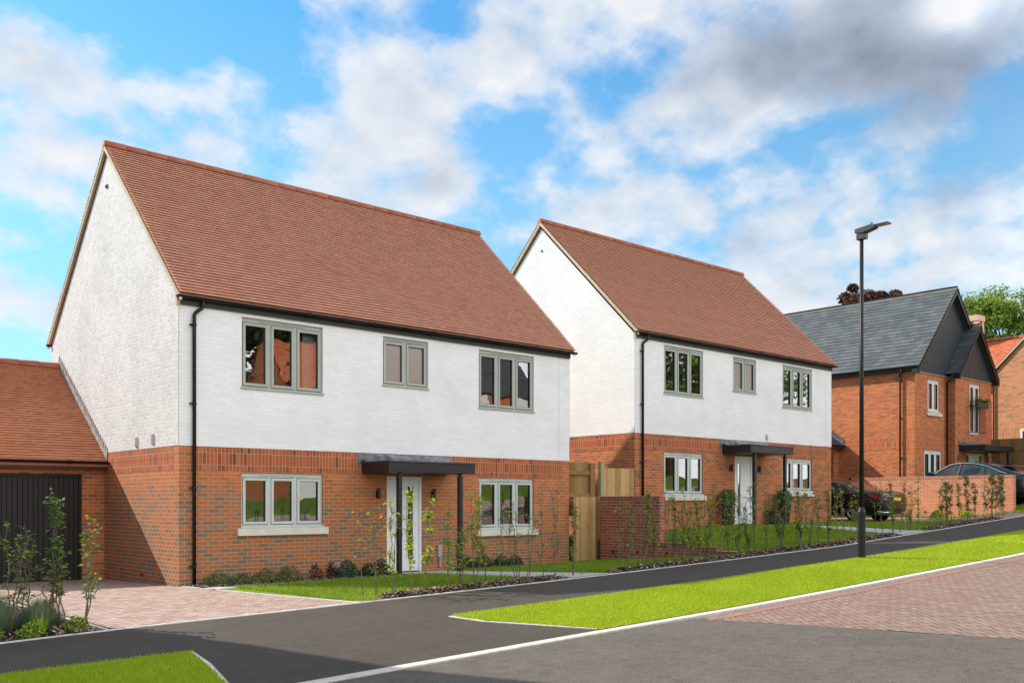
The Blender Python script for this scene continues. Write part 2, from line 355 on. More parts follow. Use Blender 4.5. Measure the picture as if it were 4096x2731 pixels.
def thing(name, loc, label, cat, group=None, rz=0):
    o = bpy.data.objects.new(name, None); C.objects.link(o); o.location = loc; o.rotation_euler = (0, 0, rz)
    o.empty_display_size = .2
    return tag(o, label, cat, group)
def copy_tree(o, parent=None):
    c = o.copy(); C.objects.link(c)
    if parent: c.parent = parent
    for ch in list(o.children): copy_tree(ch, c)
    return c

# ------------------------------------------------------------------ terrain
# x runs along the house fronts, y away from the street, z up; the nearer house's front corner is the origin
def itp(u, pts):
    xs, ys = zip(*pts); return np.interp(u, xs, ys)
PP = [(-300, -6), (-60, -2.2), (-12, -.36), (-4.3, -.06), (-3, -.015), (-.57, .04), (4.24, .17), (6.4, .234), (10.1, .355), (14, .49), (18.6, .744), (25.3, 1.116), (35, 1.75), (60, 3.1), (300, 8)]
VV = [(-300, -6.1), (-60, -2.25), (-12, -.42), (-4.8, -.08), (-2.98, -.05), (.52, .055), (6, .21), (10.1, .37), (14, .52), (19.65, .816), (26, 1.17), (35, 1.75), (60, 3.1), (300, 8)]
KK = [(-300, -6.2), (-60, -2.4), (-12, -.5), (-4, -.165), (-2.8, -.13), (1.27, .0), (4, .08), (6.74, .18), (11.5, .375), (14.2, .486), (20, .80), (25, 1.08), (35, 1.7), (60, 3.05), (300, 8)]
def sstep(t): t = np.clip(t, 0, 1); return t*t*(3-2*t)
def G(u, v):
    u = np.asarray(u, float); v = np.asarray(v, float); u, v = np.broadcast_arrays(u, v)
    P = itp(u, PP); V = itp(u, VV); K = itp(u, KK)
    up = itp(u, [(1.6, .012), (3.2, .035), (300, .035)])
    road = K-up+.03*np.clip((-9.45-v)/2.5, 0, 1)
    z = np.where(v > -5.2, P, np.where(v > -7.3, P+(V-P)*(-5.2-v)/2.1, np.where(v > -9.42, V+(K-V)*np.clip((-7.3-v)/2.0, 0, 1), road)))
    # plots
    lev = np.where(u < -3.4, itp(u, [(-300, -5), (-40, -1), (-3.4, -.02)]),
          np.where(u < 10.99, .01, np.where(u < 22.9, itp(u, [(12.5, .64), (15.6, .83), (22, .85), (22.9, .86)]),
          np.where(u < 27.6, itp(u, [(22.9, .86), (27.4, .98)]), itp(u, [(27.6, 1.42), (33, 1.46), (37, 1.9), (39, 2.2), (60, 3.4), (300, 8)])))))
    lev = np.where((u < .2) & (v > 0), lev-.08*np.clip(v/3.8, 0, 1), lev)
    t = np.where(u < 10.99, np.clip((v+5.2)/5.0, 0, 1), sstep((v+5.2)/3.4))
    return np.where(v > -5.2, P+(lev-P)*t, z)
def sheet(name, us, vs, off, mat, mask=None, **kw):
    us = np.array(sorted(set(np.round(us, 4)))); vs = np.array(sorted(set(np.round(vs, 4))))
    UU, W = np.meshgrid(us, vs, indexing='ij'); Z = G(UU, W)+off
    V = np.stack([UU, W, Z], -1).reshape(-1, 3); nv = len(vs)
    F = []
    for i in range(len(us)-1):
        for j in range(nv-1):
            if mask is None or mask((us[i]+us[i+1])/2, (vs[j]+vs[j+1])/2): F.append((i*nv+j, (i+1)*nv+j, (i+1)*nv+j+1, i*nv+j+1))
    return raw(name, V, np.array(F), None, mat, smooth=True)
def rng_(a, b, st): return list(np.linspace(a, b, max(2, int(math.ceil((b-a)/st))+1)))
def sheet4(name, poly_fn, na, nb, off, mat):
    """sheet between two edge curves: poly_fn(s,t)->(u,v)"""
    V = []; F = []
    for i in range(na+1):
        for j in range(nb+1):
            u, v = poly_fn(i/na, j/nb); V.append((u, v, float(G(u, v))+off))
    for i in range(na):
        for j in range(nb): F.append((i*(nb+1)+j, (i+1)*(nb+1)+j, (i+1)*(nb+1)+j+1, i*(nb+1)+j+1))
    return raw(name, np.array(V), np.array(F), None, mat, smooth=True)

far = [-300, -200, -120, -80, -50, -35, -25, -18, -14]
us = far+rng_(-12, 40, 1.0)+[10.98, 11.0, 27.58, 27.62, 22.88, 22.92, -3.42, -3.38]+[45, 50, 60, 80, 120, 200, 300]
vs = [-300, -200, -120, -60, -40, -30, -25, -20]+rng_(-17, 4, .5)+[-9.44, -9.41, -5.21, -5.19, 5, 6, 8, 10, 14, 20, 30, 50, 80, 140, 300]
tag(sheet('ground', us, vs, -.06, 'ground'), kind='structure')
# footpath (asphalt) and the crossing towards the kerb
tag(sheet('footpath', rng_(-30, 60, .8)+[-2.98, .52], [-7.3, -6.6, -5.9, -5.2], 0, 'asph_path'), kind='structure')
tag(sheet4('vehicle_crossing', lambda s, t: ((-2.98-.45*t)+((.52+.8*t)-(-2.98-.45*t))*s, -7.3-1.97*t), 8, 6, .0, 'asph_path'), kind='structure')
# carriageway
tag(sheet('road', rng_(-60, 2.8, 1.0), [-9.42-i*.8 for i in range(0, 9)], .004, 'asph_road'), kind='structure')
RB = lambda v: 2.93+(-9.42-v)*.2       # edge between asphalt and block paving
tag(sheet4('road_surface', lambda s, t: (2.8+(RB(-9.42-7.5*t)-2.8)*s, -9.42-7.5*t), 3, 10, .004, 'asph_road'), kind='structure')
tag(sheet('opposite_footpath', rng_(-60, 60, 2), [-21, -19, -16.9, -16.2], .02, 'asph_path'), kind='structure')
tag(sheet('opposite_ground', rng_(-60, 60, 3), [-60, -45, -36], .03, 'verge'), kind='structure')
tag(sheet('opposite_driveway', rng_(-60, 60, 3), [-31, -28, -25, -21], .03, 'pinkpave'), kind='structure')
# herringbone block paving laid at 45 degrees
def herring(name, inside, bbox, off, mat, ang=45, clamp=None, g=.009):
    x0, x1, y0, y1 = bbox; L, W = .2, .1
    ca, sa = math.cos(R(ang)), math.sin(R(ang)); cx, cy = (x0+x1)/2, (y0+y1)/2
    rad = math.hypot(x1-x0, y1-y0)/2+.3; n = int(rad/W)+2
    V = []; F = []; r = []
    for i in range(-n, n):
        for j in range(-n, n):
            k = (i-j) % 4
            if k == 0: a0, a1, b0, b1 = i*W, i*W+L, j*W, j*W+W      # horizontal block starts
            elif k == 3: a0, a1, b0, b1 = i*W, i*W+W, j*W, j*W+L    # vertical block starts
            else: continue
            a0 += g/2; b0 += g/2; a1 -= g/2; b1 -= g/2
            q = [(cx+a*ca-b*sa, cy+a*sa+b*ca) for a, b in ((a0, b0), (a1, b0), (a1, b1), (a0, b1))]
            mx = sum(p[0] for p in q)/4; my = sum(p[1] for p in q)/4
            if clamp is None:
                if not inside(mx, my): continue
            else:
                if not any(inside(*p) for p in q): continue
                q = [clamp(*p) for p in q]
                if abs(sum(q[k][0]*q[(k+1) % 4][1]-q[(k+1) % 4][0]*q[k][1] for k in range(4)))/2 < 2e-4: continue
            o = len(V); dz = random.uniform(-.0012, .0012)
            V += [(px, py, dz) for px, py in q]; F.append((o, o+1, o+2, o+3)); r.append(random.random())
    V = np.array(V); V[:, 2] += G(V[:, 0], V[:, 1])+off
    return raw(name, V, np.array(F), np.array(r), mat)
def blockrow(name, x0, x1, y0, rows, bl, bw, off, mat, along='x', xf=None):
    V = []; F = []; r = []; g = .004
    n = int((x1-x0)/bl)
    for q in range(rows):
        for i in range(n):
            a0 = x0+i*bl+g/2+(bl/2 if q % 2 else 0); a1 = a0+bl-g; b0 = y0+q*bw+g/2; b1 = b0+bw-g; o = len(V)
            for a, b in ((a0, b0), (a1, b0), (a1, b1), (a0, b1)): V.append((a, b, 0) if along == 'x' else ((xf(a) if xf else 0)+b, a, 0))
            F.append((o, o+1, o+2, o+3)); r.append(random.random())
    V = np.array(V); V[:, 2] = G(V[:, 0], V[:, 1])+off
    return raw(name, V, np.array(F), np.array(r), mat)
DE = lambda v: .05+(-v)*.098       # right edge of the nearer drive
tag(sheet4('drive_bedding', lambda s, t: (-3.12+(DE(-5.2+9.2*t if True else 0)+3.12 if -5.2+9.2*t < 0 else 3.12+.0)*s, -5.2+9.2*t), 10, 20, -.006, 'joint'), kind='structure')
tag(herring('driveway', lambda x, y: -3.0 < x < (DE(y)-.05 if y < 0 else -.02) and -5.1 < y < 3.95 and (x > -3.0), (-3.1, .6, -5.2, 4), .0, 'block', clamp=lambda x, y: (max(-2.99, min(x, (DE(y)-.04) if y < 0 else -.01)), max(-5.12, min(y, 3.95))), g=.011), kind='structure')
def dj(v0, v1, n, f):
    mb = MB()
    for i in range(n):
        a, b = v0+(v1-v0)*i/n, v0+(v1-v0)*(i+1)/n
        (ua, va), (ub, vb) = f(a), f(b); mb._ = 0
        yield ua, va, ub, vb
def strip(name, pts, w, h, off, mat, seg=.9, gap=.006):
    """kerb or edging units laid along a polyline; pts list of (u,v)"""
    mb = MB(); P = [np.array(p, float) for p in pts]
    for a, b in zip(P[:-1], P[1:]):
        L = np.linalg.norm(b-a); n = max(1, int(round(L/seg))); d = (b-a)/L; nrm = np.array([-d[1], d[0]])
        for i in range(n):
            p = a+d*(L*i/n+gap/2); q = a+d*(L*(i+1)/n-gap/2); mid = []
            for e, zz in ((p, 0), (q, 0)):
                z = float(G(*(e+nrm*w*.5*0)))+off
                mid.append(z)
            c = [p-nrm*w/2, q-nrm*w/2, q+nrm*w/2, p+nrm*w/2]; zt = [mid[0], mid[1], mid[1], mid[0]]
            mb.add([(c[k][0], c[k][1], zt[k]-h) for k in range(4)]+[(c[k][0], c[k][1], zt[k]) for k in range(4)],
                   [(0, 3, 2, 1), (4, 5, 6, 7), (0, 1, 5, 4), (1, 2, 6, 5), (2, 3, 7, 6), (3, 0, 4, 7)])
    return tag(mb.build(name, mat, bevel=.004), kind='structure')
strip('kerb', [(-30, -9.33), (45, -9.33)], .15, .2, .006, 'kerb', .915)
strip('path_edging', [(-30, -5.16), (45, -5.16)], .05, .15, .012, 'edge', .915)
strip('verge_edging', [(-2.98, -7.3), (-3.1, -8.0), (-3.42, -9.2)], .05, .15, .012, 'edge')
strip('verge_edging', [(.52, -7.3), (.62, -7.9), (1.3, -9.2)], .05, .15, .012, 'edge')
strip('drive_edging', [(DE(0), -.02), (DE(-5.12), -5.12)], .05, .15, .010, 'edge')
strip('drive_edging', [(-3.12, 3.6), (-3.08, -5.12)], .05, .15, .012, 'edge')
# block-paved part of the carriageway with its border courses
tag(sheet4('paving_bedding', lambda s, t: (RB(-9.42-7.5*t)+(60-RB(-9.42-7.5*t))*s**1.6, -9.42-7.5*t), 40, 10, -.004, 'joint'), kind='structure')
tag(herring('block_paving', lambda x, y: RB(y)+.03 < x < 26 and -16.5 < y < -9.66, (2.9, 26, -16.5, -9.4), .004, 'blockr', clamp=lambda x, y: (max(x, RB(y)+.02), min(y, -9.67))), kind='structure')
tag(blockrow('paving_border', 2.95, 40, -9.66, 2, .2, .1, .005, 'blockb'), kind='structure')
tag(sheet('paving_far', rng_(26, 60, 2), [-16.5, -14, -12, -9.66], .003, 'blockb'), kind='structure')

# lawns
V_ = []; xs_ = np.linspace(-60, 60, 61)
for x_ in xs_:
    for y_, h_ in ((-30.8, 0), (-31.3, .35), (-33, .5), (-37.5, .9)): V_.append((x_, y_, float(G(x_, -30))+h_))
tag(raw('opposite_bank', np.array(V_), np.array([(i*4+j, (i+1)*4+j, (i+1)*4+j+1, i*4+j+1) for i in range(60) for j in range(3)]), None, 'lawn2', smooth=True), kind='structure')
def verge_left(u, v): return u < -2.98-(-7.3-v)*.22
tag(sheet4('verge_turf', lambda s, t: (-30+(-3.0-.22*1.95*t+30)*s**.5, -7.3-1.95*t), 30, 6, .012, 'verge'), kind='structure')
tag(sheet4('verge_turf', lambda s, t: ((.55+.74*max(0, t-.15)/.85 if t > 0 else .55)+(60-.55)*s**2, -7.3-1.95*t), 60, 6, .012, 'verge'), kind='structure')
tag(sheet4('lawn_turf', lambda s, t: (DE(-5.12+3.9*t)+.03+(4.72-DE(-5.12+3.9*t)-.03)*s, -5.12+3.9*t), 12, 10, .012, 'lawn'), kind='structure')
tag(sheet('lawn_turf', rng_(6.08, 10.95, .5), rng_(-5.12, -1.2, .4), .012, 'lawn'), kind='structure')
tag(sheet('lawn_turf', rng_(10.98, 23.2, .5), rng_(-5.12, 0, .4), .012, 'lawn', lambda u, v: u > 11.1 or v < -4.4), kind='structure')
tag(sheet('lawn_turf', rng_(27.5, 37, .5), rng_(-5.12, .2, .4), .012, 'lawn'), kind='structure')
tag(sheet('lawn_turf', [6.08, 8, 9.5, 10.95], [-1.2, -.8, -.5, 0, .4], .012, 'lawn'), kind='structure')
# garden paths of slabs, beds
tag(sheet('slab_path', [4.72, 5.4, 6.08], rng_(-5.12, -.02, .45), .018, 'slab'), kind='structure')
tag(sheet('slab_path', [.12, 1, 2, 3, 4, 4.72], [-1.22, -.78], .016, 'slab'), kind='structure')
tag(sheet('slab_path', [17.4, 18.1, 18.8], rng_(-5.12, .02, .45), .02, 'slab'), kind='structure')
tag(sheet('slab_path', [0.56, 1.2], [-5.12, -4.95], .016, 'slab'), kind='structure')
tag(herring('second_driveway', lambda x, y: 23.25 < x < 27.45 and -5.12 < y < 3.2, (23.2, 27.5, -5.2, 3.3), .006, 'block'), kind='structure')
tag(sheet('second_drive_bedding', rng_(23.2, 27.48, .5), rng_(-5.12, 3.3, .5), -.002, 'joint'), kind='structure')
def bed(name, u0, u1, v0, v1, hump=.05):
    us = np.linspace(u0, u1, max(3, int((u1-u0)/.3))); vs = np.linspace(v0, v1, 6)
    UU, W = np.meshgrid(us, vs, indexing='ij')
    t = (W-v0)/(v1-v0); e = np.minimum((UU-u0), (u1-UU)); Z = G(UU, W)+.01+hump*np.sin(np.pi*t)*np.clip(e/.3, 0, 1)
    V = np.stack([UU, W, Z], -1).reshape(-1, 3); nv = 6
    F = np.array([(i*nv+j, (i+1)*nv+j, (i+1)*nv+j+1, i*nv+j+1) for i in range(len(us)-1) for j in range(nv-1)])
    return tag(raw(name, V, F, None, 'soil', smooth=True), kind='structure')
beds = [(.95, 5.0, -5.12, -4.72), (6.2, 17.4, -5.12, -4.7), (19.2, 24.0, -5.12, -4.65), (.1, 3.9, -.78, -.02), (6.1, 9.9, -.5, -.02), (14.6, 17.1, -.35, -.02), (-9, -3.15, -5.12, -1.8)]
for b in beds: bed('planting_bed', *b, hump=.06 if b[2] < -4 else .02)
def chips(beds, dens):
    V = []; rr = []
    for (u0, u1, v0, v1), d in zip(beds, dens):
        n = int((u1-u0)*(v1-v0)*d)
        u = rng.uniform(u0, u1, n); v = rng.uniform(v0, v1, n); t = (v-v0)/(v1-v0)
        hump = .06 if v0 < -4 else .02
        z = G(u, v)+.012+hump*np.sin(np.pi*t)*np.clip(np.minimum(u-u0, u1-u)/.3, 0, 1)+rng.uniform(0, .015, n)
        L = rng.uniform(.012, .035, n); W = rng.uniform(.006, .014, n); a = rng.uniform(0, 6.28, n); ti = rng.uniform(-.7, .7, n); tj = rng.uniform(-.7, .7, n)
        for sx, sy in ((-1, -1), (1, -1), (1, 1), (-1, 1)):
            x = sx*L*np.cos(a)-sy*W*np.sin(a); y = sx*L*np.sin(a)+sy*W*np.cos(a)
            V.append(np.stack([u+x, v+y, z+sx*L*ti+sy*W*tj], -1))
        Q = np.stack(V[-4:], 1).reshape(-1, 3); V = V[:-4]+[Q]; rr.append(rng.random(n))
    V = np.concatenate(V); F = np.arange(len(V)).reshape(-1, 4)
    o = raw('bark_mulch', V, F, np.concatenate(rr), 'chips'); o.data.materials[0] = M['chips']
    return tag(o, 'brown bark chips spread over the planting beds along the path', 'bark mulch', kind='stuff')
chips(beds, [1500, 1300, 1000, 700, 400, 400, 700])

def blades(name, spots, mat, label, hmin, hmax, wd=.0045):
    """spots: list of (u0,u1,v0,v1,density per m2, test)"""
    Vs = []; rr = []
    for (u0, u1, v0, v1, d, test) in spots:
        n = int((u1-u0)*(v1-v0)*d); u = rng.uniform(u0, u1, n); v = rng.uniform(v0, v1, n)
        if test is not None: k = test(u, v); u, v = u[k], v[k]; n = len(u)
        dist = np.hypot(u+7.37, v+17.29); f = np.clip(dist/11, 1, 3.2)
        z = G(u, v)+.01
        h = rng.uniform(hmin, hmax, n)*(.75+.5*rng.random(n)); a = rng.uniform(0, 6.28, n); w = wd*f
        le = rng.normal(0, .35, (n, 2))*h[:, None]
        A = np.stack([u-w*np.cos(a), v-w*np.sin(a), z], -1); B = np.stack([u+w*np.cos(a), v+w*np.sin(a), z], -1)
        T = np.stack([u+le[:, 0], v+le[:, 1], z+h], -1)
        Vs.append(np.stack([A, B, T], 1).reshape(-1, 3))
        cl = .5+.5*np.sin(u*2.1+1.7*np.sin(v*1.9))*np.sin(v*2.7+1.3*np.sin(u*1.3))
        rr.append(np.clip(rng.normal(.42, .2, n)+.2*(cl-.5), 0, 1))
    V = np.concatenate(Vs); F = np.arange(len(V)).reshape(-1, 3)
    o = raw(name, V, F, np.concatenate(rr), mat)
    return tag(o, label, 'grass', kind='stuff')
blades('grass', [(-9, -2.9, -9.24, -7.3, 6500, lambda u, v: verge_left(u, v))], 'grassb', 'mown verge grass in the near left corner beside the asphalt', .018, .04, .0038)
blades('grass', [(.5, 9, -9.24, -7.28, 5200, lambda u, v: u > .56+np.clip(-7.6-v, 0, 9)*.46), (9, 16, -9.24, -7.28, 3000, None), (16, 34, -9.24, -7.28, 900, None)], 'grassb', 'long bright green verge grass between footpath and kerb', .018, .038, .0038)
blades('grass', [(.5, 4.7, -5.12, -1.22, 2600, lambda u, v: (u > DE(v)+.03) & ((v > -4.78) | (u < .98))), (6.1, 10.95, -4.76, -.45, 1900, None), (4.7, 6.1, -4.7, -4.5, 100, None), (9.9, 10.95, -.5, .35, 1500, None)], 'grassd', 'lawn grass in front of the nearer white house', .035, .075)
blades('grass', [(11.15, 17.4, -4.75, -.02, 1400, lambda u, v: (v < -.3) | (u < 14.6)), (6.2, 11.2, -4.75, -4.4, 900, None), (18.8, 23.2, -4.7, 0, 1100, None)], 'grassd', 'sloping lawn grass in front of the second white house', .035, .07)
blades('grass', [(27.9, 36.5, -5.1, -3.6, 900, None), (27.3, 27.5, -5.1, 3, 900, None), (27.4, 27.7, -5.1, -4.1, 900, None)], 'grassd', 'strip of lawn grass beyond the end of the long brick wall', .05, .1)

# ------------------------------------------------------------------ house parts
W, D, T, B = 10.12, 7.27, 5.16, 2.59
SL = .976                                   # roof slope
def wall_holes(mb, x0, x1, z0, z1, holes, y=0, reveal=.09):
    xs = sorted({x0, x1, *[h[0] for h in holes], *[h[1] for h in holes]}); zs = sorted({z0, z1, *[h[2] for h in holes], *[h[3] for h in holes]})
    xs = [x for x in xs if x0 <= x <= x1]; zs = [z for z in zs if z0 <= z <= z1]
    for i in range(len(xs)-1):
        for j in range(len(zs)-1):
            cx, cz = (xs[i]+xs[i+1])/2, (zs[j]+zs[j+1])/2
            if any(h[0] < cx < h[1] and h[2] < cz < h[3] for h in holes): continue
            mb.quad((xs[i], y, zs[j]), (xs[i+1], y, zs[j]), (xs[i+1], y, zs[j+1]), (xs[i], y, zs[j+1]))
    for (a, b, c, d) in holes:
        if c < z0-.001 or d > z1+.001: continue
        r = y+reveal
        mb.quad((a, y, c), (a, r, c), (a, r, d), (a, y, d)); mb.quad((b, y, c), (b, y, d), (b, r, d), (b, r, c))
        mb.quad((a, y, d), (a, r, d), (b, r, d), (b, y, d)); mb.quad((a, y, c), (b, y, c), (b, r, c), (a, r, c))
def window(parent, x0, x1, z0, z1, y, sashes=3, frame='sage', glass='glass', deco=None, nosing=True, vents=2):
    """casement window; the outer frame is the part, sash glass etc. its sub-parts"""
    fw = .055; mb = MB(); yf, yb = y+.035, y+.11
    # outer frame
    mb.box(x0, x1, yf, yb, z1-.085, z1-.001); mb.box(x0, x1, yf, yb, z0, z0+.06)
    mb.box(x0, x0+fw*.6, yf, yb, z0+.06, z1-.085); mb.box(x1-fw*.6, x1, yf, yb, z0+.06, z1-.085)
    wn = (x1-x0-1.2*fw)/sashes; xs = [x0+fw*.6+i*wn for i in range(sashes+1)]
    for x in xs[1:-1]: mb.box(x-.028, x+.028, yf, yb, z0+.06, z1-.085)
    if nosing: mb.box(x0-.02, x1+.02, y-.035, yf, z0, z0+.035)
    win = mb.build('window', frame, parent)
    sb = MB(); gp = MB(); gm = MB()
    for i in range(sashes):
        a, b = xs[i]+(.03 if i else .004), xs[i+1]-(.03 if i < sashes-1 else .004); c, d = z0+.066, z1-.091
        gp.box(a-.004, b+.004, yf+.004, yf+.03, c-.004, d+.004) if False else None
        sw = .058; ys = yf-.014
        sb.box(a+.006, b-.006, ys, yf+.05, d-sw, d-.006); sb.box(a+.006, b-.006, ys, yf+.05, c+.006, c+sw)
        sb.box(a+.006, a+sw, ys, yf+.05, c+sw, d-sw); sb.box(b-sw, b-.006, ys, yf+.05, c+sw, d-sw)
        e = sw
        gm.box(a+e, a+e+.008, yf+.004, yf+.05, c+e, d-e); gm.box(b-e-.008, b-e, yf+.004, yf+.05, c+e, d-e)
        gm.box(a+e, b-e, yf+.004, yf+.05, d-e-.008, d-e); gm.box(a+e, b-e, yf+.004, yf+.05, c+e, c+e+.008)
        tl = random.uniform(-.0025, .0025)
        gp.quad((a+e, yf+.03+tl, c+e), (b-e, yf+.03-tl, c+e), (b-e, yf+.03-tl, d-e), (a+e, yf+.03+tl, d-e))
    sb.build('sash', frame, win, bevel=.003); gm.build('gasket', 'dgap', win); gp.build('glass', glass, win, recalc=False)
    if vents:
        vb = MB(); L = (x1-x0)/sashes*.8
        for k in range(vents):
            xc = (x0+x1)/2+(k-(vents-1)/2)*(L*1.08); vb.box(xc-L/2, xc+L/2, yf-.018, yf, z1-.055, z1-.035)
        vb.build('trickle_vent', frame, win, bevel=.003)
    if deco == 'blind':
        bb = MB(); z = z0+.1
        while z < z1-.1: bb.quad((x0+.05, y+.16, z), (x1-.05, y+.16, z), (x1-.05, y+.19, z+.03), (x0+.05, y+.19, z+.03)); z += .05
        bb.build('blind', 'blind', win)
    if deco == 'curtain':
        cb = MB(); xa, xb = x1-(x1-x0)*.2, x1-.05; n = 16
        for i in range(n):
            p, q = xa+(xb-xa)*i/n, xa+(xb-xa)*(i+1)/n
            cb.quad((p, y+.2+.02*(i % 2), z0+.05), (q, y+.2+.02*((i+1) % 2), z0+.05), (q, y+.2+.02*((i+1) % 2), z1), (p, y+.2+.02*(i % 2), z1))
        cb.build('curtain', 'curtain', win, smooth=True)
    return win
def roof_tiles(mb, x0, x1, ye, ze, yr, zr, gauge, tw, step, jit=.0006, swap=None):
    """stepped courses of tiles from eave (ye,ze) to ridge (yr,zr)"""
    Ls = math.hypot(yr-ye, zr-ze); n = int(round(Ls/gauge)); dy, dz = (yr-ye)/Ls, (zr-ze)/Ls; g = Ls/n
    ny, nz = (-dz, dy) if dy > 0 else (dz, -dy)
    if nz < 0: ny, nz = -ny, -nz
    cr = [random.gauss(0, .05) for _ in range(n)]
    for i in range(n):
        off = (i % 2)*tw/2; x = x0-(tw-off if off else 0)
        while x < x1-.001:
            a, b = max(x, x0+random.uniform(-.004, .004)), min(x+tw-.002, x1+random.uniform(-.006, .006))
            if b-a > .01:
                s0, s1 = i*g, (i+1)*g+g*.42; t = step*1.45+random.uniform(-jit, jit); t2 = random.uniform(0, .001)
                p = lambda X, s, h: (X, ye+dy*s+ny*h, ze+dz*s+nz*h)
                r = min(1, max(0, random.random()*.8+.1+cr[i]))
                lp = t-step*.42
                vs = [p(a, s0, t), p(b, s0, t), p(b, s1, t2), p(a, s1, t2), p(a, s0, lp), p(b, s0, lp), p(b, s0+g*.4, lp-step*.3), p(a, s0+g*.4, lp-step*.3)]
                if swap: vs = [swap(v) for v in vs]
                mb.add(vs, [(0, 1, 2, 3), (4, 5, 1, 0), (7, 6, 5, 4)], r)
            x += tw
def ridge_run(mb, x0, x1, y, z, r=.115, seg=.45, swap=None, ang=0):
    n = int(round((x1-x0)/seg)); s = (x1-x0)/n
    for i in range(n):
        a, b = x0+i*s+.004, x0+(i+1)*s-.004; rr = r*random.uniform(.98, 1.03); vs = []; K = 9
        for X, q in ((a, rr*.97), (b-.02, rr), (b, rr*.95)):
            for k in range(K+1):
                t = math.pi*(k/K)*1.12-.06*math.pi; vs.append((X, y+q*math.cos(t), z+q*math.sin(t)))
        fs = [(j*(K+1)+k, j*(K+1)+k+1, (j+1)*(K+1)+k+1, (j+1)*(K+1)+k) for j in range(2) for k in range(K)]+[tuple(range(K+1)), tuple(range(2*(K+1), 3*(K+1)))]
        if swap: vs = [swap(v) for v in vs]
        mb.add(vs, fs, random.random())
def gutter(parent, x0, x1, y, z, r=.058, along='x', name='gutter'):
    sw = (lambda v: v) if along == 'x' else (lambda v: (v[1], v[0], v[2]))
    mb = MB(); K = 8; vs = []
    for X in (x0, x1):
        for k in range(K+1):
            t = math.pi*(1+k/K); vs.append(sw((X, y+r*math.cos(t), z+r*math.sin(t))))
        for k in range(K+1):
            t = math.pi*(2-k/K); vs.append(sw((X, y+(r-.006)*math.cos(t), z+(r-.006)*math.sin(t))))
    n = 2*(K+1); mb.add(vs, [(i, (i+1) % n, n+(i+1) % n, n+i) for i in range(n)]+[tuple(range(K+1)), tuple(range(n, n+K+1))])
    x = x0+.35
    q = 0
    while x < x1-.1:
        rr = r+(.012 if q % 4 == 3 else .007); w = .05 if q % 4 == 3 else .018
        vs = [sw((X, y+rr*math.cos(math.pi*(1+k/K)), z+.004+rr*math.sin(math.pi*(1+k/K)))) for X in (x-w, x+w) for k in range(K+1)]
        mb.add(vs, [(k, k+1, K+2+k, K+1+k) for k in range(K)]+[tuple(range(K+1)), tuple(range(K+1, 2*K+2))]); x += .78; q += 1
    return mb.build(name, 'black', parent, smooth=False)
def downpipe(parent, x, y, ztop, zbot, xo=None, r=.034, yo=-.12, dirx=True, shoe=True):
    mb = MB(); xo = x+.14 if xo is None else xo
    if dirx: pts = [(xo, yo, ztop), (xo, yo, ztop-.10), (xo-.02, yo, ztop-.14), (x+.03, y, ztop-.22), (x, y, ztop-.27), (x, y, ztop-.5)]
    else: pts = [(yo, xo, ztop), (yo, xo, ztop-.10), (yo, xo-.02, ztop-.14), (y, x+.03, ztop-.22), (y, x, ztop-.27), (y, x, ztop-.5)]
    e = (x, y) if dirx else (y, x)
    zz = ztop-.5
    pts += [(e[0], e[1], zbot)]
    mb.tube(pts, r, 12)
    o = mb.build('downpipe', 'black', parent, smooth=True)
    for z in [ztop-.45, ztop-.45-1.45, ztop-.45-3.0, zbot+.35]:
        if z < zbot: continue
        cb = MB()
        cb.tube([(e[0], e[1], z-.02), (e[0], e[1], z+.02)], r+.008, 12)
        if dirx: cb.box(e[0]-.075, e[0]-.03, y-.01, y+.06, z-.012, z+.012)
        else: cb.box(e[0]+.03, e[0]+.06, e[1]-.07, e[1]+.02, z-.012, z+.012)
        cb.build('clip', 'black', o)
    return o
def canopy(parent, x0, x1, ywall, depth, px, zt=2.386, zb=2.158, zfloor=.03):
    mb = MB(); yf = ywall-depth
    mb.box(x0, x1, yf, ywall-.003, zb, zt-.02); o = mb.build('porch_canopy', 'blackm', parent, bevel=.008)
    m2 = MB(); m2.box(x0-.012, x1+.012, yf-.014, ywall-.004, zt-.021, zt+.012); m2.build('roof_trim', 'lamphead', o, bevel=.004)
    for x in px:
        m3 = MB(); m3.box(x-.045, x+.045, yf+.05, yf+.14, zfloor, zb-.07); m3.box(x-.075, x+.075, yf+.03, yf+.16, zb-.075, zb-.06); m3.box(x-.03, x+.03, yf+.065, yf+.125, zb-.06, zb); m3.build('post', 'blackm', o, bevel=.004)
    m4 = MB(); xa, xb = x0-.11, x1+.13
    m4.prism([(xa, ywall-.012, zt+.19), (xb, ywall-.012, zt+.185), (xb, ywall-.012, zt-.0), (xb-.1, ywall-.13, zt+.013), (xa+.1, ywall-.13, zt+.013), (xa, ywall-.014, zt-.08)][:4]+[(xa+.02, ywall-.012, zt-.06)], (0, .008, 0))
    m4.prism([(x0+.0, ywall-.013, zt+.06), (x1, ywall-.013, zt+.06), (x1, ywall-.16, zt+.016), (x0, ywall-.16, zt+.016)], (0, 0, .006))
    m4.build('lead_flashing', 'lead', o)
    return o
def wall_light(parent, x, y, z):
    mb = MB(); mb.box(x-.035, x+.035, y-.03, y-.002, z-.08, z+.06); mb.tube([(x+.0, y-.075, z-.10), (x, y-.075, z+.12)], .034, 12)
    return mb.build('wall_light', 'blackm', parent)
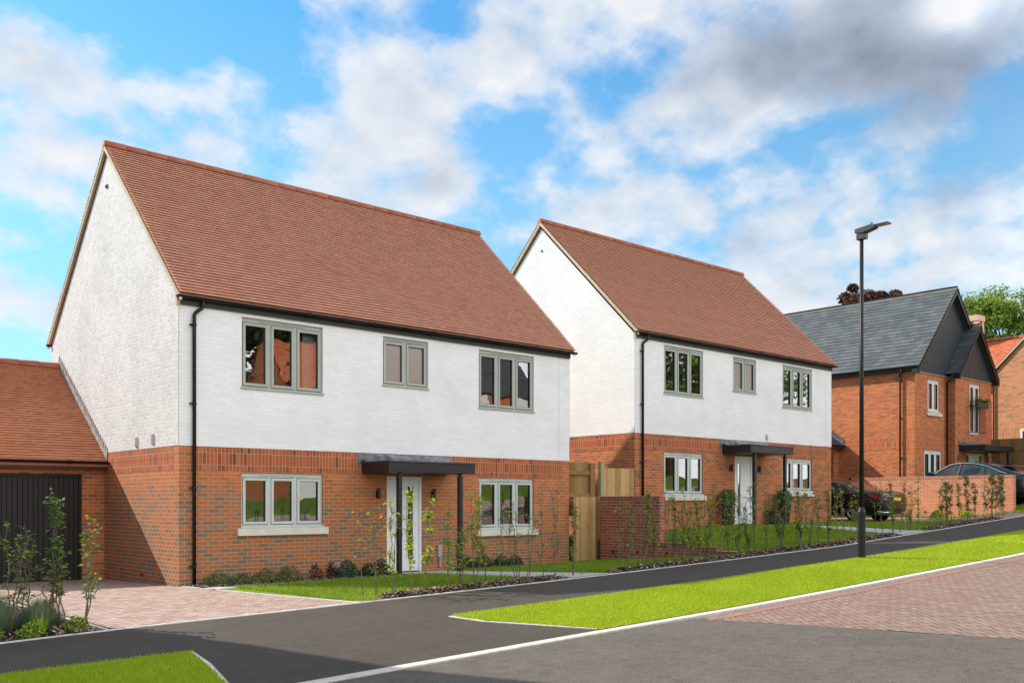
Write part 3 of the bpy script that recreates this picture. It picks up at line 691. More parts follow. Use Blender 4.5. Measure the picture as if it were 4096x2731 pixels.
def vent_cover(parent, p, along, w=.1, h=.2, mat='vent', name='wall_vent'):
    mb = MB(); x, y, z = p
    def bx(a0, a1, d0, d1, z0, z1):
        if along == 'x': mb.box(x+a0, x+a1, y-d1, y-d0, z+z0, z+z1)
        else: mb.box(x-d1, x-d0, y+a0, y+a1, z+z0, z+z1)
    bx(-w/2, w/2, .002, .03, -h/2, h/2); k = -h/2+.02
    while k < h/2-.015: bx(-w/2+.012, w/2-.012, .03, .045, k, k+.008); k += .02
    return mb.build(name, mat, parent)
def front_door(parent, x0, x1, z0, z1, y, slit_left=False, wide=False):
    mb = MB(); f = .06
    mb.box(x0, x0+f, y+.02, y+.1, z0, z1); mb.box(x1-f, x1, y+.02, y+.1, z0, z1); mb.box(x0+f, x1-f, y+.02, y+.1, z1-f, z1)
    d = mb.build('door', 'wframe', parent, bevel=.004)
    a, b = x0+f+.004, x1-f-.004
    if wide: a, b = x0+.42, x1-.42
    ms = MB(); c = a+.14 if slit_left else b-.30; e = c+.14
    ms.box(a, c-.03, y+.045, y+.085, z0+.02, z1-f-.004); ms.box(e+.03, b, y+.045, y+.085, z0+.02, z1-f-.004)
    gz0, gz1 = z0+.28, z1-.22
    ms.box(c-.03, e+.03, y+.045, y+.085, z0+.02, gz0); ms.box(c-.03, e+.03, y+.045, y+.085, gz1, z1-f-.004)
    for X0, X1 in ((c-.03, c), (e, e+.03)): ms.box(X0, X1, y+.036, y+.085, gz0, gz1)
    ms.box(c-.03, e+.03, y+.036, y+.045, gz0-.03, gz0); ms.box(c-.03, e+.03, y+.036, y+.045, gz1, gz1+.03)
    for zz in (z0+.1, z0+.14): ms.box(a+.02, b-.02, y+.04, y+.045, zz, zz+.012)
    ms.build('door_leaf', 'wdoor', d, bevel=.002)
    g = MB(); g.quad((c, y+.06, gz0), (e, y+.06, gz0), (e, y+.06, gz1), (c, y+.06, gz1)); g.build('glass', 'glass', d)
    h = MB(); hx = a+.06 if not slit_left else b-.06
    h.tube([(hx, y+.0, z0+.95), (hx, y-.01, z0+1.15)], .01, 8); h.box(hx-.018, hx+.018, y+.03, y+.045, z0+.9, z0+1.2); h.build('handle', 'steel', d)
    l = MB(); lx = (a+c)/2 if not slit_left else (e+b)/2; l.box(lx-.13, lx+.13, y+.034, y+.045, z0+.80, z0+.85); l.build('letter_plate', 'steel', d)
    if wide:
        for p, q in ((x0+f, a-.05), (b+.05, x1-f)):
            gg = MB(); gg.quad((p, y+.06, z0+.1), (q, y+.06, z0+.1), (q, y+.06, z1-f-.03), (p, y+.06, z1-f-.03)); gg.build('side_light', 'glass', d)
        fr = MB()
        for X0, X1 in ((a-.05, a), (b, b+.05)): fr.box(X0, X1, y+.03, y+.09, z0, z1-f)
        fr.build('mullion', 'wframe', d)
    s = MB(); s.box(x0, x1, y-.03, y+.1, z0-.03, z0); s.build('threshold', 'steel', d)
    return d
def airbrick(parent, x, y, z, along='x'):
    mb = MB()
    for k in range(5):
        if along == 'x': mb.box(x-.1, x+.1, y-.008, y-.001, z+k*.014, z+k*.014+.008)
        else: mb.box(x-.008, x-.001, y-.1, y+.1, z+k*.014, z+k*.014+.008)
    return mb.build('air_brick', 'terra', parent)

def white_house(loc, label, mirrored=False, gable_mat='white'):
    t = thing('detached_house', loc, label, 'house', 'white-topped brick houses')
    kl, kr = (1.05, .905) if not mirrored else (.905, 1.05)
    up = [(1.2325, 3.007, 3.716, 5.089), (4.476, 5.68, 4.027, 5.089), (7.1436, 8.8906, 3.716, 5.089)]
    lo = [(1.2325, 3.007, kl, 2.115), (7.1436, 8.8906, kr, 2.115), (4.58, 5.52, .0, 2.107)]
    # brick storey
    mb = MB(); wall_holes(mb, 0, W, -.6, B, lo)
    mb.quad((W, 0, -.6), (W, D, -.6), (W, D, B), (W, 0, B)); mb.quad((0, D, -.6), (W, D, -.6), (W, D, B), (0, D, B))
    if gable_mat == 'white': mb.quad((0, 0, -.6), (0, D, -.6), (0, D, B), (0, 0, B))
    mb.build('brick_wall', 'brickb' if gable_mat == 'whiteg' else 'brick', t)
    if gable_mat != 'white':
        g = MB(); g.quad((0, 0, -.6), (0, D, -.6), (0, D, B), (0, 0, B)); g.build('gable_brick_wall', 'brickg' if gable_mat == 'whiteg' else 'brick', t)
    # two bands of soldier bricks
    s = MB(); zb0, zb1 = B-.45, B-.001
    s.box(.23, W-.23, -.004, .03, zb0, zb1) if False else None
    for z0, z1 in ((B-.45, B-.228), (B-.222, B-.004)):
        s.box(.235, W-.235, -.0035, .02, z0+.001, z1)
        s.box(-.0035, .02, .235, D-.235, z0+.001, z1)
    s.build('soldier_course', 'soldier', t)
    # painted storey and gables
    wm = MB(); wall_holes(wm, 0, W, B, T+.05, up, y=-.006); pk = T+SL*D/2+.12
    wm.poly([(W+.006, -.006, B), (W+.006, D+.006, B), (W+.006, D+.006, T+.1), (W+.006, D/2, pk), (W+.006, -.006, T+.1)])
    wm.quad((0, D+.006, B), (W, D+.006, B), (W, D+.006, T), (0, D+.006, T))
    wm.box(-.006, W+.006, -.006, .0, B-.003, B)
    gpoly = [(-.006, -.006, B), (-.006, D+.006, B), (-.006, D+.006, T+.1), (-.006, D/2, pk), (-.006, -.006, T+.1)]
    if gable_mat == 'white': wm.poly(gpoly)
    wm.build('painted_wall', 'white', t)
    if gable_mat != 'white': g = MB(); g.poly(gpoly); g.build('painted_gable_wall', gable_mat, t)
    # roof
    ye, ze = -.17, 5.335; yr, zr = D/2, 5.335+SL*(D/2+.17)
    rf = MB(); x0, x1 = -.065, W+.065
    for sg in (0, 1):
        f = (lambda y: y) if not sg else (lambda y: D-y)
        a = [(x0+.02, f(ye+.02), ze-.012), (x0+.02, f(yr), zr-.012), (x0+.02, f(yr), zr-.075), (x0+.02, f(ye+.02), ze-.075)]
        rf.prism(a, (x1-x0-.04, 0, 0), .5)
        roof_tiles(rf, x0, x1, f(ye), ze, f(yr), zr, .1, .165, .026)
    roof = rf.build('roof', 'tile', t)
    rr = MB(); ridge_run(rr, x0-.01, x1+.01, yr, zr-.02); rr.build('ridge_tiles', 'ridge', roof, smooth=True)
    for xa, xb in ((x0+.0, -.006), (W+.006, x1-.0)):
        vb = MB()
        for sg in (0, 1):
            f = (lambda y: y) if not sg else (lambda y: D-y)
            vb.prism([(xa, f(ye+.01), ze-.03), (xa, f(yr), zr-.03), (xa, f(yr), zr-.12), (xa, f(ye+.01), ze-.12)], (xb-xa, 0, 0))
            vb.prism([(xa-.004, f(ye+.005), ze-.008), (xa-.004, f(yr), zr-.008), (xa-.004, f(yr), zr-.04), (xa-.004, f(ye+.005), ze-.04)], (.03, 0, 0))
        vb.build('verge', 'cream', roof)
    for ya, yb in ((-.05, -.008), (D+.008, D+.05)):
        fb = MB(); fb.box(.0, W, ya, yb, T-.002, T+.17); fb.build('fascia', 'blackm', t)
    gutter(t, -.09, W+.13, -.125, 5.31); gutter(t, -.09, W+.13, D+.125, 5.31)
    cb = MB(); cb.box(-.066, -.008, -.075, .0, T-.03, T+.12); cb.build('eaves_corner', 'cream', t)
    downpipe(t, .27, -.06, 5.26, .02)
    # windows
    window(t, *up[0], 0, 3, deco='curtain' if not mirrored else None); window(t, *up[1], 0, 2, glass='frosted'); window(t, *up[2], 0, 3, deco='blind' if mirrored else None)
    window(t, *lo[0], 0, 3, frame='pebble', nosing=True); window(t, *lo[1], 0, 3, frame='pebble', deco='blind' if mirrored else None)
    for h in lo[:2]:
        sb = MB(); sb.box(h[0]-.1, h[1]+.1, -.07, .05, h[2]-.145, h[2]-.004); sb.build('stone_sill', 'stone', t, bevel=.008)
    front_door(t, 4.58, 5.52, .03, 2.107, 0, slit_left=mirrored)
    for x in (4.33, 5.80): wall_light(t, x, 0, 1.73)
    canopy(t, 3.94, 6.21, 0, 1.0, (4.26, 5.86))
    for x in (1.25, 8.2): airbrick(t, x, 0, .12)
    mj = MB(); mj.box(9.745, 9.755, -.0075, -.005, B, T); mj.build('movement_joint', 'cream', t)
    # floor slab and inner partition keep the rooms dark and closed
    fl = MB(); fl.box(.1, W-.1, .25, D-.1, B-.02, B+.1); fl.box(.1, W-.1, .25, D-.1, -.1, .0); fl.box(.1, W-.1, 3.4, 3.5, 0, T); fl.box(4.0, 4.1, .12, 3.4, B+.1, T); fl.box(6.3, 6.4, .12, 3.4, B+.1, T); fl.box(3.9, 4.0, .12, 3.4, 0, B-.02)
    fl.box(.0, W, .01, D, T+.02, T+.08)
    fl.build('inner_floor', 'curtain', t)
    return t
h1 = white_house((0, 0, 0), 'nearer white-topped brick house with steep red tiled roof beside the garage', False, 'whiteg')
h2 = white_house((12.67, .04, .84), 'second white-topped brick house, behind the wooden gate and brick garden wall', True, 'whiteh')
vent_cover(h1, (0, 1.99, 2.74), 'y'); vent_cover(h1, (0, 1.18, 2.76), 'y'); vent_cover(h1, (0, 3.62, 8.18), 'y', .09, .07, 'lead')
airbrick(h1, 0, 1.75, .10, 'y'); vent_cover(h2, (0, 3.62, 8.18), 'y', .06, .05, 'lead'); vent_cover(h2, (6.25, 0, 2.74), 'x', .1, .17)
mb = MB(); mb.box(5.93, 6.05, -.045, -.002, .33, .60); mb.tube([(5.99, -.03, .1), (5.99, -.03, .33)], .03, 10); mb.build('pipe_cover', 'greyplastic', h1, bevel=.01)

def garage(loc, label, tile, ridge, brick, pale=False):
    t = thing('garage', loc, label, 'garage'); y0 = 3.79; g0, g1 = -2.9, -.45; yb = 9.7
    mb = MB(); wall_holes(mb, -3.4, -.002, -.6, 2.3, [(g0, g1, -.6, 2.13)], y=y0, reveal=.12)
    mb.quad((-3.4, y0, -.6), (-3.4, yb, -.6), (-3.4, yb, 2.3), (-3.4, y0, 2.3)); mb.poly([(-3.4, y0, 2.3), (-3.4, yb, 2.3), (-3.4, (y0+yb)/2, 4.5)])
    mb.box(-3.4, -.004, yb-.1, yb, -.6, 2.3); mb.build('brick_wall', brick, t)
    dm = MB(); dm.box(g0, g1, y0+.12, y0+.18, -.6, 2.13)
    x = g0+.05
    dm.box(g0, g0+.05, y0+.07, y0+.12, -.6, 2.13); dm.box(g1-.05, g1, y0+.07, y0+.12, -.6, 2.13); dm.box(g0+.05, g1-.05, y0+.07, y0+.12, 2.07, 2.13)
    while x < g1-.06: dm.box(x+.006, min(x+.086, g1-.056), y0+.095, y0+.12, -.05, 2.06); x += .098
    door = dm.build('garage_door', 'door_black', t)
    hm = MB(); hm.tube([(-1.72, y0+.07, .98), (-1.62, y0+.065, .99)], .012, 8); hm.box(-1.72, -1.66, y0+.08, y0+.1, .94, 1.02); hm.build('handle', 'black', door)
    ye, ze = y0-.24, 2.37; yr, zr = (y0+yb)/2, 2.37+.733*((y0+yb)/2-y0+.24)
    rf = MB()
    for sg in (0, 1):
        f = (lambda y: y) if not sg else (lambda y: y0+yb-y)
        rf.prism([(-3.48, f(ye+.02), ze-.012), (-3.48, f(yr), zr-.012), (-3.48, f(yr), zr-.08), (-3.48, f(ye+.02), ze-.08)], (3.474, 0, 0), .5)
        roof_tiles(rf, -3.5, -.012, f(ye), ze, f(yr), zr, .1 if tile != 'slatedark' else .18, .165 if tile != 'slatedark' else .3, .016)
    roof = rf.build('roof', tile, t)
    rr = MB(); ridge_run(rr, -3.52, -.02, yr, zr-.02); rr.build('ridge_tiles', ridge, roof, smooth=True)
    # stepped lead flashing up the neighbouring gable
    fm = MB(); n = 31; L = yr-ye
    for i in range(n):
        ya, yb_ = ye+.05+L*i/n, ye+.05+L*(i+1)/n; za = ze+.733*(ya-ye); zb_ = ze+.733*(yb_-ye)
        fm.prism([(-.022, ya, za-.02), (-.022, yb_, zb_-.02), (-.022, yb_, zb_+.10), (-.022, ya, zb_+.22)], (.012, 0, 0))
    fm.build('lead_flashing', 'lightlead' if tile == 'tile2' else 'lead', t)
    fb = MB(); fb.box(-3.45, -.012, y0-.2, y0-.004, 2.235, 2.40); fb.build('fascia', 'blackm', t)
    gutter(t, -3.5, -.015, y0-.27, 2.40)
    return t
garage((0, 0, 0), 'single garage with black ribbed door and orange tiled roof at the left edge', 'tile2', 'ridge', 'brick')
garage((29.29, -.38, 1.46), 'small garage with dark slate roof attached to the slate-roofed house', 'slatedark', 'ridgeg', 'brick3')

# slate-roofed house
def slate_house():
    t = thing('detached_house', (29.3, .25, 1.46), 'red brick house with grey slate roof and dark boarded gables', 'house')
    w3, d3, bx0, py = 6.27, 10.5, 2.78, -.34
    H = [(1.1, 2.1, 3.66, 4.93), (.8, 2.3, 1.0, 2.14)]; HB = [(4.12, 5.1, 2.9, 4.98), (3.78, 5.5, 0, 2.1)]
    mb = MB(); wall_holes(mb, 0, bx0, -.8, T, H); wall_holes(mb, bx0, w3, -.8, T, HB, y=py)
    mb.quad((bx0, 0, -.8), (bx0, py, -.8), (bx0, py, T), (bx0, 0, T)); mb.quad((0, 0, -.8), (0, d3, -.8), (0, d3, T), (0, 0, T))
    mb.quad((w3, py, -.8), (w3, d3, -.8), (w3, d3, T), (w3, py, T)); mb.quad((0, d3, -.8), (w3, d3, -.8), (w3, d3, T), (0, d3, T))
    mb.build('brick_wall', 'brick3', t)
    s = MB()
    for z0, z1 in ((B-.449, B-.228), (B-.222, B-.004)):
        s.box(.235, bx0-.25, -.0035, .02, z0, z1); s.box(-.0035, .02, .235, d3-.3, z0, z1)
    s.box(.95, 2.4, -.0035, .02, 4.935, 5.155); s.box(3.95, 5.3, py-.0035, py+.02, 4.985, 5.155)
    s.build('soldier_course', 'soldier3', t)
    zr = 8.66; xr = w3/2; bz = 7.27; bxr = (bx0+w3)/2
    # boarded gables
    g = MB(); yy = -.03
    def boards(xa, xb, xm, z0, z1, y):
        x = xa
        while x < xb-.01:
            a, b = x+.006, min(x+.135, xb)
            za, zb = [z0+(z1-z0)*(1-abs(q-xm)/((xb-xa)/2)) for q in (a, b)]
            pts = [(a, y, z0), (b, y, z0), (b, y, max(z0+.01, zb)), (a, y, max(z0+.01, za))]
            if a < xm < b: pts = pts[:3]+[(xm, y, z1)]+pts[3:]
            g.prism(pts, (0, .02, 0)); x += .142
        g.poly([(xa, y+.02, z0), (xb, y+.02, z0), (xm, y+.02, z1)])
    boards(0, w3, xr, T, zr-.05, yy); boards(bx0, w3, bxr, T, bz-.05, py+yy)
    g.build('boarded_gable', 'clad', t)
    tr = MB(); tr.box(.1, bx0, yy-.02, yy-.0, T-.03, T-.002); tr.box(bx0, w3, py+yy-.02, py+yy, T-.03, T-.002); tr.build('gable_drip', 'greyplastic', t)
    rf = MB(); sw = lambda v: (v[1], v[0], v[2])
    e = .22; sl = (zr-T-.1)/(w3/2)
    for sg in (0, 1):
        f = (lambda x: x) if not sg else (lambda x: w3-x)
        xe, ze = -e, T+.17-.0; zrr = zr+.12
        rf.prism([(f(xe+.02), -.25, ze-.015), (f(xr), -.25, zrr-.015), (f(xr), -.25, zrr-.1), (f(xe+.02), -.25, ze-.1)], (0, d3+.4, 0), .5)
        roof_tiles(rf, -.28, d3+.2, f(xe), ze, f(xr), zrr, .22, .3, .016, .002, swap=sw)
    roof = rf.build('roof', 'slate', t)
    rr = MB(); x_ = xr
    n = int((d3+.5)/.45)
    for i in range(n):
        y = -.3+i*.45; r_ = random.random()
        for s_ in (-1, 1): rr.prism([(xr, y+.004, zrr+.035), (xr+s_*.2, y+.004, zrr-.2), (xr+s_*.2, y+.004, zrr-.225), (xr, y+.004, zrr+.01)], (0, .442, 0), r_)
    rr.build('ridge_tiles', 'ridgeg', roof)
    # bay roof
    b2 = MB()
    for sg in (0, 1):
        f = (lambda x: x) if not sg else (lambda x: bx0+w3-x)
        xe, ze, zb = bx0-.2, T+.1, bz+.12
        b2.prism([(f(xe+.02), py-.25, ze-.015), (f(bxr), py-.25, zb-.015), (f(bxr), py-.25, zb-.1), (f(xe+.02), py-.25, ze-.1)], (0, .33+1.0 if sg else .31, 0), .5)
        roof_tiles(b2, py-.28, -.04 if not sg else 1.2, f(xe), ze, f(bxr), zb, .2, .3, .009, .001, swap=sw)
    bay = b2.build('bay_roof', 'slate', t)
    r3 = MB()
    for s_ in (-1, 1): r3.prism([(bxr, py-.3, bz+.155), (bxr+s_*.18, py-.3, bz-.06), (bxr+s_*.18, py-.3, bz-.085), (bxr, py-.3, bz+.13)], (0, .34, 0), .5)
    r3.build('ridge_tiles', 'ridgeg', bay)
    # bargeboards
    bb = MB()
    for (xa, xb, z0, z1, y) in ((-e, xr, T+.15, zr+.12, -.27), (w3+e, xr, T+.15, zr+.12, -.27), (bx0-.2, bxr, T+.08, bz+.12, py-.27), (w3+.2, bxr, T+.08, bz+.12, py-.27)):
        bb.prism([(xa, y, z0-.02), (xb, y, z1-.02), (xb, y, z1-.24), (xa, y, z0-.24)], (0, .035, 0))
        bb.prism([(xa, y, z0-.05), (xb, y, z1-.05), (xb, y, z1-.10), (xa, y, z0-.10)], (0, .24, 0))
    for x, y in ((-.16, -.25), (bx0-.12, py-.25), (w3+.12, py-.25)): bb.box(x-.09, x+.09, y, y+.24, T-.12, T+.1)
    bb.build('bargeboard', 'blackm', t)
    fb = MB(); fb.box(-.16, -.008, -.02, d3, T-.0, T+.13); fb.build('fascia', 'blackm', t)
    gutter(t, -.2, d3, -.25, T+.15, along='y'); gutter(t, py-.1, .0, w3+.2, T+.1, along='y')
    downpipe(t, .55, -.07, T+.1, .0, xo=.42, dirx=False, yo=-.24)
    mbp = MB(); mbp.tube([(bx0-.28, -.3, T+.05), (bx0-.28, -.3, T-.1), (bx0-.16, -.08, T-.25), (bx0-.16, -.08, 0)], .034, 10); mbp.build('downpipe', 'black', t, smooth=True)
    window(t, *H[0], 0, 2, frame='wframe'); window(t, *H[1], 0, 3, frame='wframe', deco='curtain')
    sb = MB(); sb.box(.95, 2.25, -.07, .05, 3.5, 3.63); sb.build('stone_sill', 'stone', t, bevel=.008)
    window(t, *HB[0], py, 2, frame='wframe', nosing=False)
    front_door(t, *HB[1], py, wide=True)
    canopy(t, 3.1, 5.95, py, 1.05, (3.5, 5.55))
    # balcony with planters
    jb = MB(); ya = py-.2
    for z in (2.96, 4.03): jb.tube([(3.95, ya, z), (5.22, ya, z)], .014, 6); jb.tube([(3.95, ya, z), (3.95, py, z)], .014, 6); jb.tube([(5.22, ya, z), (5.22, py, z)], .014, 6)
    x = 3.95
    while x < 5.23: jb.tube([(x, ya, 2.96), (x, ya, 4.03)], .008, 6); x += .105
    jb.build('balcony_rail', 'blackm', t)
    for x in (3.0, 5.85):
        hb = MB(); hb.tube([(x, py-.01, 1.9), (x+.02, py-.12, 2.02), (x+.05, py-.26, 2.0), (x+.06, py-.3, 1.93)], .01, 6); hb.box(x-.015, x+.015, py-.02, py-.002, 1.75, 1.95); hb.build('basket_bracket', 'blackm', t)
    fl = MB(); fl.box(.1, w3-.1, .3, d3-.1, B-.05, B+.1); fl.box(.1, w3-.1, 3, 3.1, 0, T); fl.box(.02, w3-.02, .02, d3, T+.02, T+.06); fl.build('inner_floor', 'curtain', t)
    sk = MB(); xx, yy2 = .62, 4.9; zz = T+.17+(xx+.22)*((zr+.12-T-.17)/(xr+.22))
    sk.prism([(xx-.14, yy2, zz-.15+.03), (xx+.14, yy2, zz+.17+.03), (xx+.14, yy2+.35, zz+.17+.03), (xx-.14, yy2+.35, zz-.15+.03)], (0, 0, .05)); sk.build('roof_vent', 'lead', t)
    return t
h3 = slate_house()
def leaf_cloud(P, size, mat_r=(0, 1), n_up=.3, aspect=.6):
    n = len(P); a = rng.normal(0, 1, (n, 3)); a[:, 2] *= .6; a /= np.linalg.norm(a, axis=1)[:, None]
    b = rng.normal(0, 1, (n, 3)); b -= (b*a).sum(1)[:, None]*a; b /= np.linalg.norm(b, axis=1)[:, None]
    s = size*rng.uniform(.6, 1.25, n)[:, None]
    V = np.stack([P-a*s*.5, P+b*s*aspect*.5, P+a*s*.5, P-b*s*aspect*.5], 1).reshape(-1, 3)
    return V, np.arange(4*n).reshape(-1, 4), np.clip(rng.normal(.45, .22, n), *mat_r)
# balcony planters
pl = thing('planter', (34.05, -.34, 5.46), 'row of grey balcony pots with yellow and red flowers', 'planter')
for k in range(6):
    mb = MB(); mb.frustum((k*.18-.5+.03, 0, 0), -.02, .2, .075, .095, 12); mb.build('pot', 'lamphead', pl, smooth=False)
P = np.stack([rng.uniform(-.62, .62, 420), rng.normal(0, .08, 420), .24+np.abs(rng.normal(0, .07, 420))], -1)
V, F, r = leaf_cloud(P, .07); raw('foliage', V, F, r, 'trailing', pl)
P = np.stack([rng.uniform(-.6, .6, 120), rng.normal(-.03, .07, 120), .30+np.abs(rng.normal(0, .06, 120))], -1)
V, F, r = leaf_cloud(P, .06, aspect=1); raw('flowers', V, F, rng.random(len(F)), 'flower', pl)
# pot of yellow flowers by the door of the slate-roofed house
pt = thing('flower_pot', (33.0, -.55, 1.46), 'yellow flowers by the door behind the dark fastback car', 'plant pot')
mb = MB(); mb.frustum((0, 0, 0), 0, .95, .14, .2, 14); mb.build('pot', 'blackm', pt)
P = np.stack([rng.normal(0, .18, 260), rng.normal(0, .15, 260), 1.1+rng.normal(0, .12, 260)], -1); V, F, r = leaf_cloud(P, .09); raw('foliage', V, F, r, 'leaf', pt)
P = np.stack([rng.normal(.1, .15, 60), rng.normal(-.08, .1, 60), 1.2+rng.normal(0, .06, 60)], -1); V, F, r = leaf_cloud(P, .08, aspect=1); raw('flowers', V, F, r*.5, 'flower', pt)

# far right house
def far_house():
    t = thing('detached_house', (38.3, .9, 2.25), 'pale orange brick house with bright orange roof at the right edge', 'house')
    d = 7.3; z0 = 5.1; pk = z0+1.02*d/2
    mb = MB(); mb.poly([(0, 0, -.8), (0, -d, -.8), (0, -d, z0), (0, -d/2, pk), (0, 0, z0)]); mb.quad((0, -d, -.8), (8, -d, -.8), (8, -d, z0), (0, -d, z0)); mb.quad((0, 0, -.8), (8, 0, -.8), (8, 0, z0), (0, 0, z0))
    mb.box(.6, 6.5, .003, 9, -.8, 4.8); mb.build('brick_wall', 'brick4', t)
    s = MB(); s.box(-.0035, .02, -d+.3, -.4, B-.22, B+.0); s.box(-.0035, .02, -d+.3, -.4, B-.45, B-.225); s.build('soldier_course', 'soldier4', t)
    rf = MB(); sw = lambda v: (v[1], v[0], v[2])
    for sg in (0, 1):
        f = (lambda y: y) if not sg else (lambda y: -d-y)
        roof_tiles(rf, -.06, 8, f(.15), z0+.05, f(-d/2), pk+.15, .1, .165, .016)
    # lower wing roof, ridge running away from the street
    for sg in (0, 1):
        f = (lambda x: x) if not sg else (lambda x: 6.7-x)
        roof_tiles(rf, -3.5, 9.2, f(.3), 4.75, f(3.35), 7.15, .12, .2, .016, swap=sw)
    roof = rf.build('roof', 'tile4', t)
    rr = MB(); ridge_run(rr, -3.5, 9.2, 3.35, 7.14, swap=sw); rr.build('ridge_tiles', 'ridge', roof, smooth=True)
    vb = MB()
    for s_ in (0, 1):
        f = (lambda y: y) if not s_ else (lambda y: -d-y)
        vb.prism([(-.08, f(.15), z0+.04), (-.08, f(-d/2), pk+.14), (-.08, f(-d/2), pk+.03), (-.08, f(.15), z0-.07)], (.08, 0, 0))
    vb.build('verge', 'cream', roof)
    # chimney
    ch = MB(); cx, cy = 2.95, 2.1
    ch.box(cx-.3, cx+.3, cy-.3, cy+.3, 5.5, 7.55); c = ch.build('chimney', 'cream', t)
    cp = MB(); cp.box(cx-.38, cx+.38, cy-.38, cy+.38, 8.1, 8.38); cp.box(cx-.36, cx+.36, cy-.36, cy+.36, 7.5, 7.6)
    for a in (-1, 1):
        for b in (-1, 1): cp.box(cx+a*.24-.11, cx+a*.24+.11, cy+b*.24-.11, cy+b*.24+.11, 7.6, 8.1)
    cp.build('chimney_cap', 'cream', c, bevel=.01)
    w = MB(); w.box(-.03, .02, -1.75, -1.15, 1.0, 2.55); w.build('window', 'wframe', t); w = MB(); w.box(-.034, -.03, -1.65, -1.25, 1.1, 2.45); w.build('window_pane', 'glass', t)
    w = MB(); w.box(.56, .6, .4, 1.6, 2.2, 4.0); w.build('window', 'wframe', t); w = MB(); w.box(.55, .56, .5, 1.5, 2.3, 3.9); w.build('window_pane', 'glass', t)
    p = MB(); p.tube([(-.05, -.02, 5), (-.05, -.02, 0)], .034, 8); p.build('downpipe', 'black', t)
    return t
far_house()
# hidden side of the street, seen in the window reflections
def opposite_house(x, y, z, label, rot, tile='tile4'):
    t = thing('detached_house', (x, y, z), label, 'house', rz=rot)
    mb = MB(); mb.poly([(0, 0, -4), (0, -7, -4), (0, -7, 5.1), (0, -3.5, 8.6), (0, 0, 5.1)]); mb.quad((0, 0, -4), (10, 0, -4), (10, 0, 5.1), (0, 0, 5.1)); mb.poly([(10, 0, -4), (10, -7, -4), (10, -7, 5.1), (10, -3.5, 8.6), (10, 0, 5.1)]); mb.build('brick_wall', 'brick3', t)
    rf = MB(); roof_tiles(rf, -.06, 10.06, .2, 5.1, -3.5, 8.85, .25, .3, .02); roof_tiles(rf, -.06, 10.06, -7.2, 5.1, -3.5, 8.85, .25, .3, .02); rf.build('roof', tile, t)
    w = MB()
    for a, b, c, d in ((1.2, 3, 3.6, 5), (7, 8.8, 3.6, 5), (1.2, 3, 1, 2.1), (7, 8.8, 1, 2.1)): w.box(a, b, -.02, .03, c, d)
    w.build('window', 'wframe', t)
    w = MB(); w.box(3.6, 6.2, -.03, .06, -1.6, .9); w.box(.4, 2.6, -.03, .06, -1.6, .9); w.box(7.2, 9.4, -.03, .06, -1.6, .9); w.build('garage_door', 'wframe', t)
    return t
opposite_house(23.0, -37, 3.4, 'brick house with orange roof facing the street opposite', 0)
opposite_house(36, -37, 4.4, 'brick house with slate roof farther up the opposite side of the street', 0, 'slatedark')
opposite_house(-6.7, -3.6, -.1, 'brick house beyond the left edge of the view', math.pi)

# ------------------------------------------------------------------ trees
def tree(loc, h, cr, ctr, n, leaf, mat, label, blobs=9, seed=1):
    t = thing('tree', loc, label, 'tree'); rs = np.random.default_rng(seed); tm = MB()
    tm.tube([(0, 0, -.5), (.1, 0, h*.3), (.05, .1, h*.6), (0, 0, h*.9)], [cr*.07, cr*.055, cr*.035, .03], 10)
    Pl = []
    for k in range(blobs*4):
        z = h*rs.uniform(.35, .97); a = rs.uniform(0, 6.28); q = 1-((z/h-.55)/.48)**2; rad = cr*max(.1, q)**.5*rs.uniform(.45, 1)
        e = np.array([math.cos(a)*rad, math.sin(a)*rad, z]); s0 = np.array([.03, .03, z*.72])
        m_ = (s0+e)/2+np.array([0, 0, -.2]); tm.tube([s0, m_, e], [.09*cr/3, .05*cr/3, .015], 6)
        for j in range(3):
            c = e+rs.normal(0, cr*.13, 3); m = n//(blobs*12)
            d = rs.normal(0, 1, (m, 3)); d /= np.linalg.norm(d, axis=1)[:, None]; d *= (rs.random((m, 1))**.5)*cr*rs.uniform(.13, .32)
            d[:, 2] *= .7; Pl.append(c+d)
    tm.build('trunk', 'barktree', t, smooth=True)
    V, F, r = leaf_cloud(np.concatenate(Pl), leaf); raw('crown', V, F, r, mat, t); return t
def at(px, Z):
    X = (px-2048)/3895.3*Z; return (-7.37+X*.7434+Z*.6688, -17.29-X*.6688+Z*.7434)
x, y = at(3450, 66); tree((x, y, 2), 14.6, 3.0, 8, 34000, .26, 'copper', 'copper-leaved tree top showing above the grey slate roof', seed=3)
x, y = at(4035, 62); tree((x, y, 2), 12.6, 3.9, 8, 44000, .2, 'treeleaf', 'light green tree rising behind the orange roof at right', 8, 5)
x, y = at(4190, 68); tree((x, y, 2), 11.8, 4.2, 8, 40000, .2, 'treeleaf', 'green tree partly cut off by the right edge of the view', 8, 6)
tree((25, -49, 1), 20, 7, 8, 14000, .5, 'darktree', 'tall dark tree across the street', 9, 8)
tree((34, -52, 2), 18, 7, 8, 14000, .5, 'darktree', 'second tall dark tree across the street', 9, 9)
tree((60, -38, 4), 17, 8, 8, 12000, .5, 'treeleaf', 'light green tree across the upper street', 9, 10)
tree((78, -40, 5), 18, 9, 8, 12000, .5, 'treeleaf', 'second light green tree across the upper street', 9, 11)

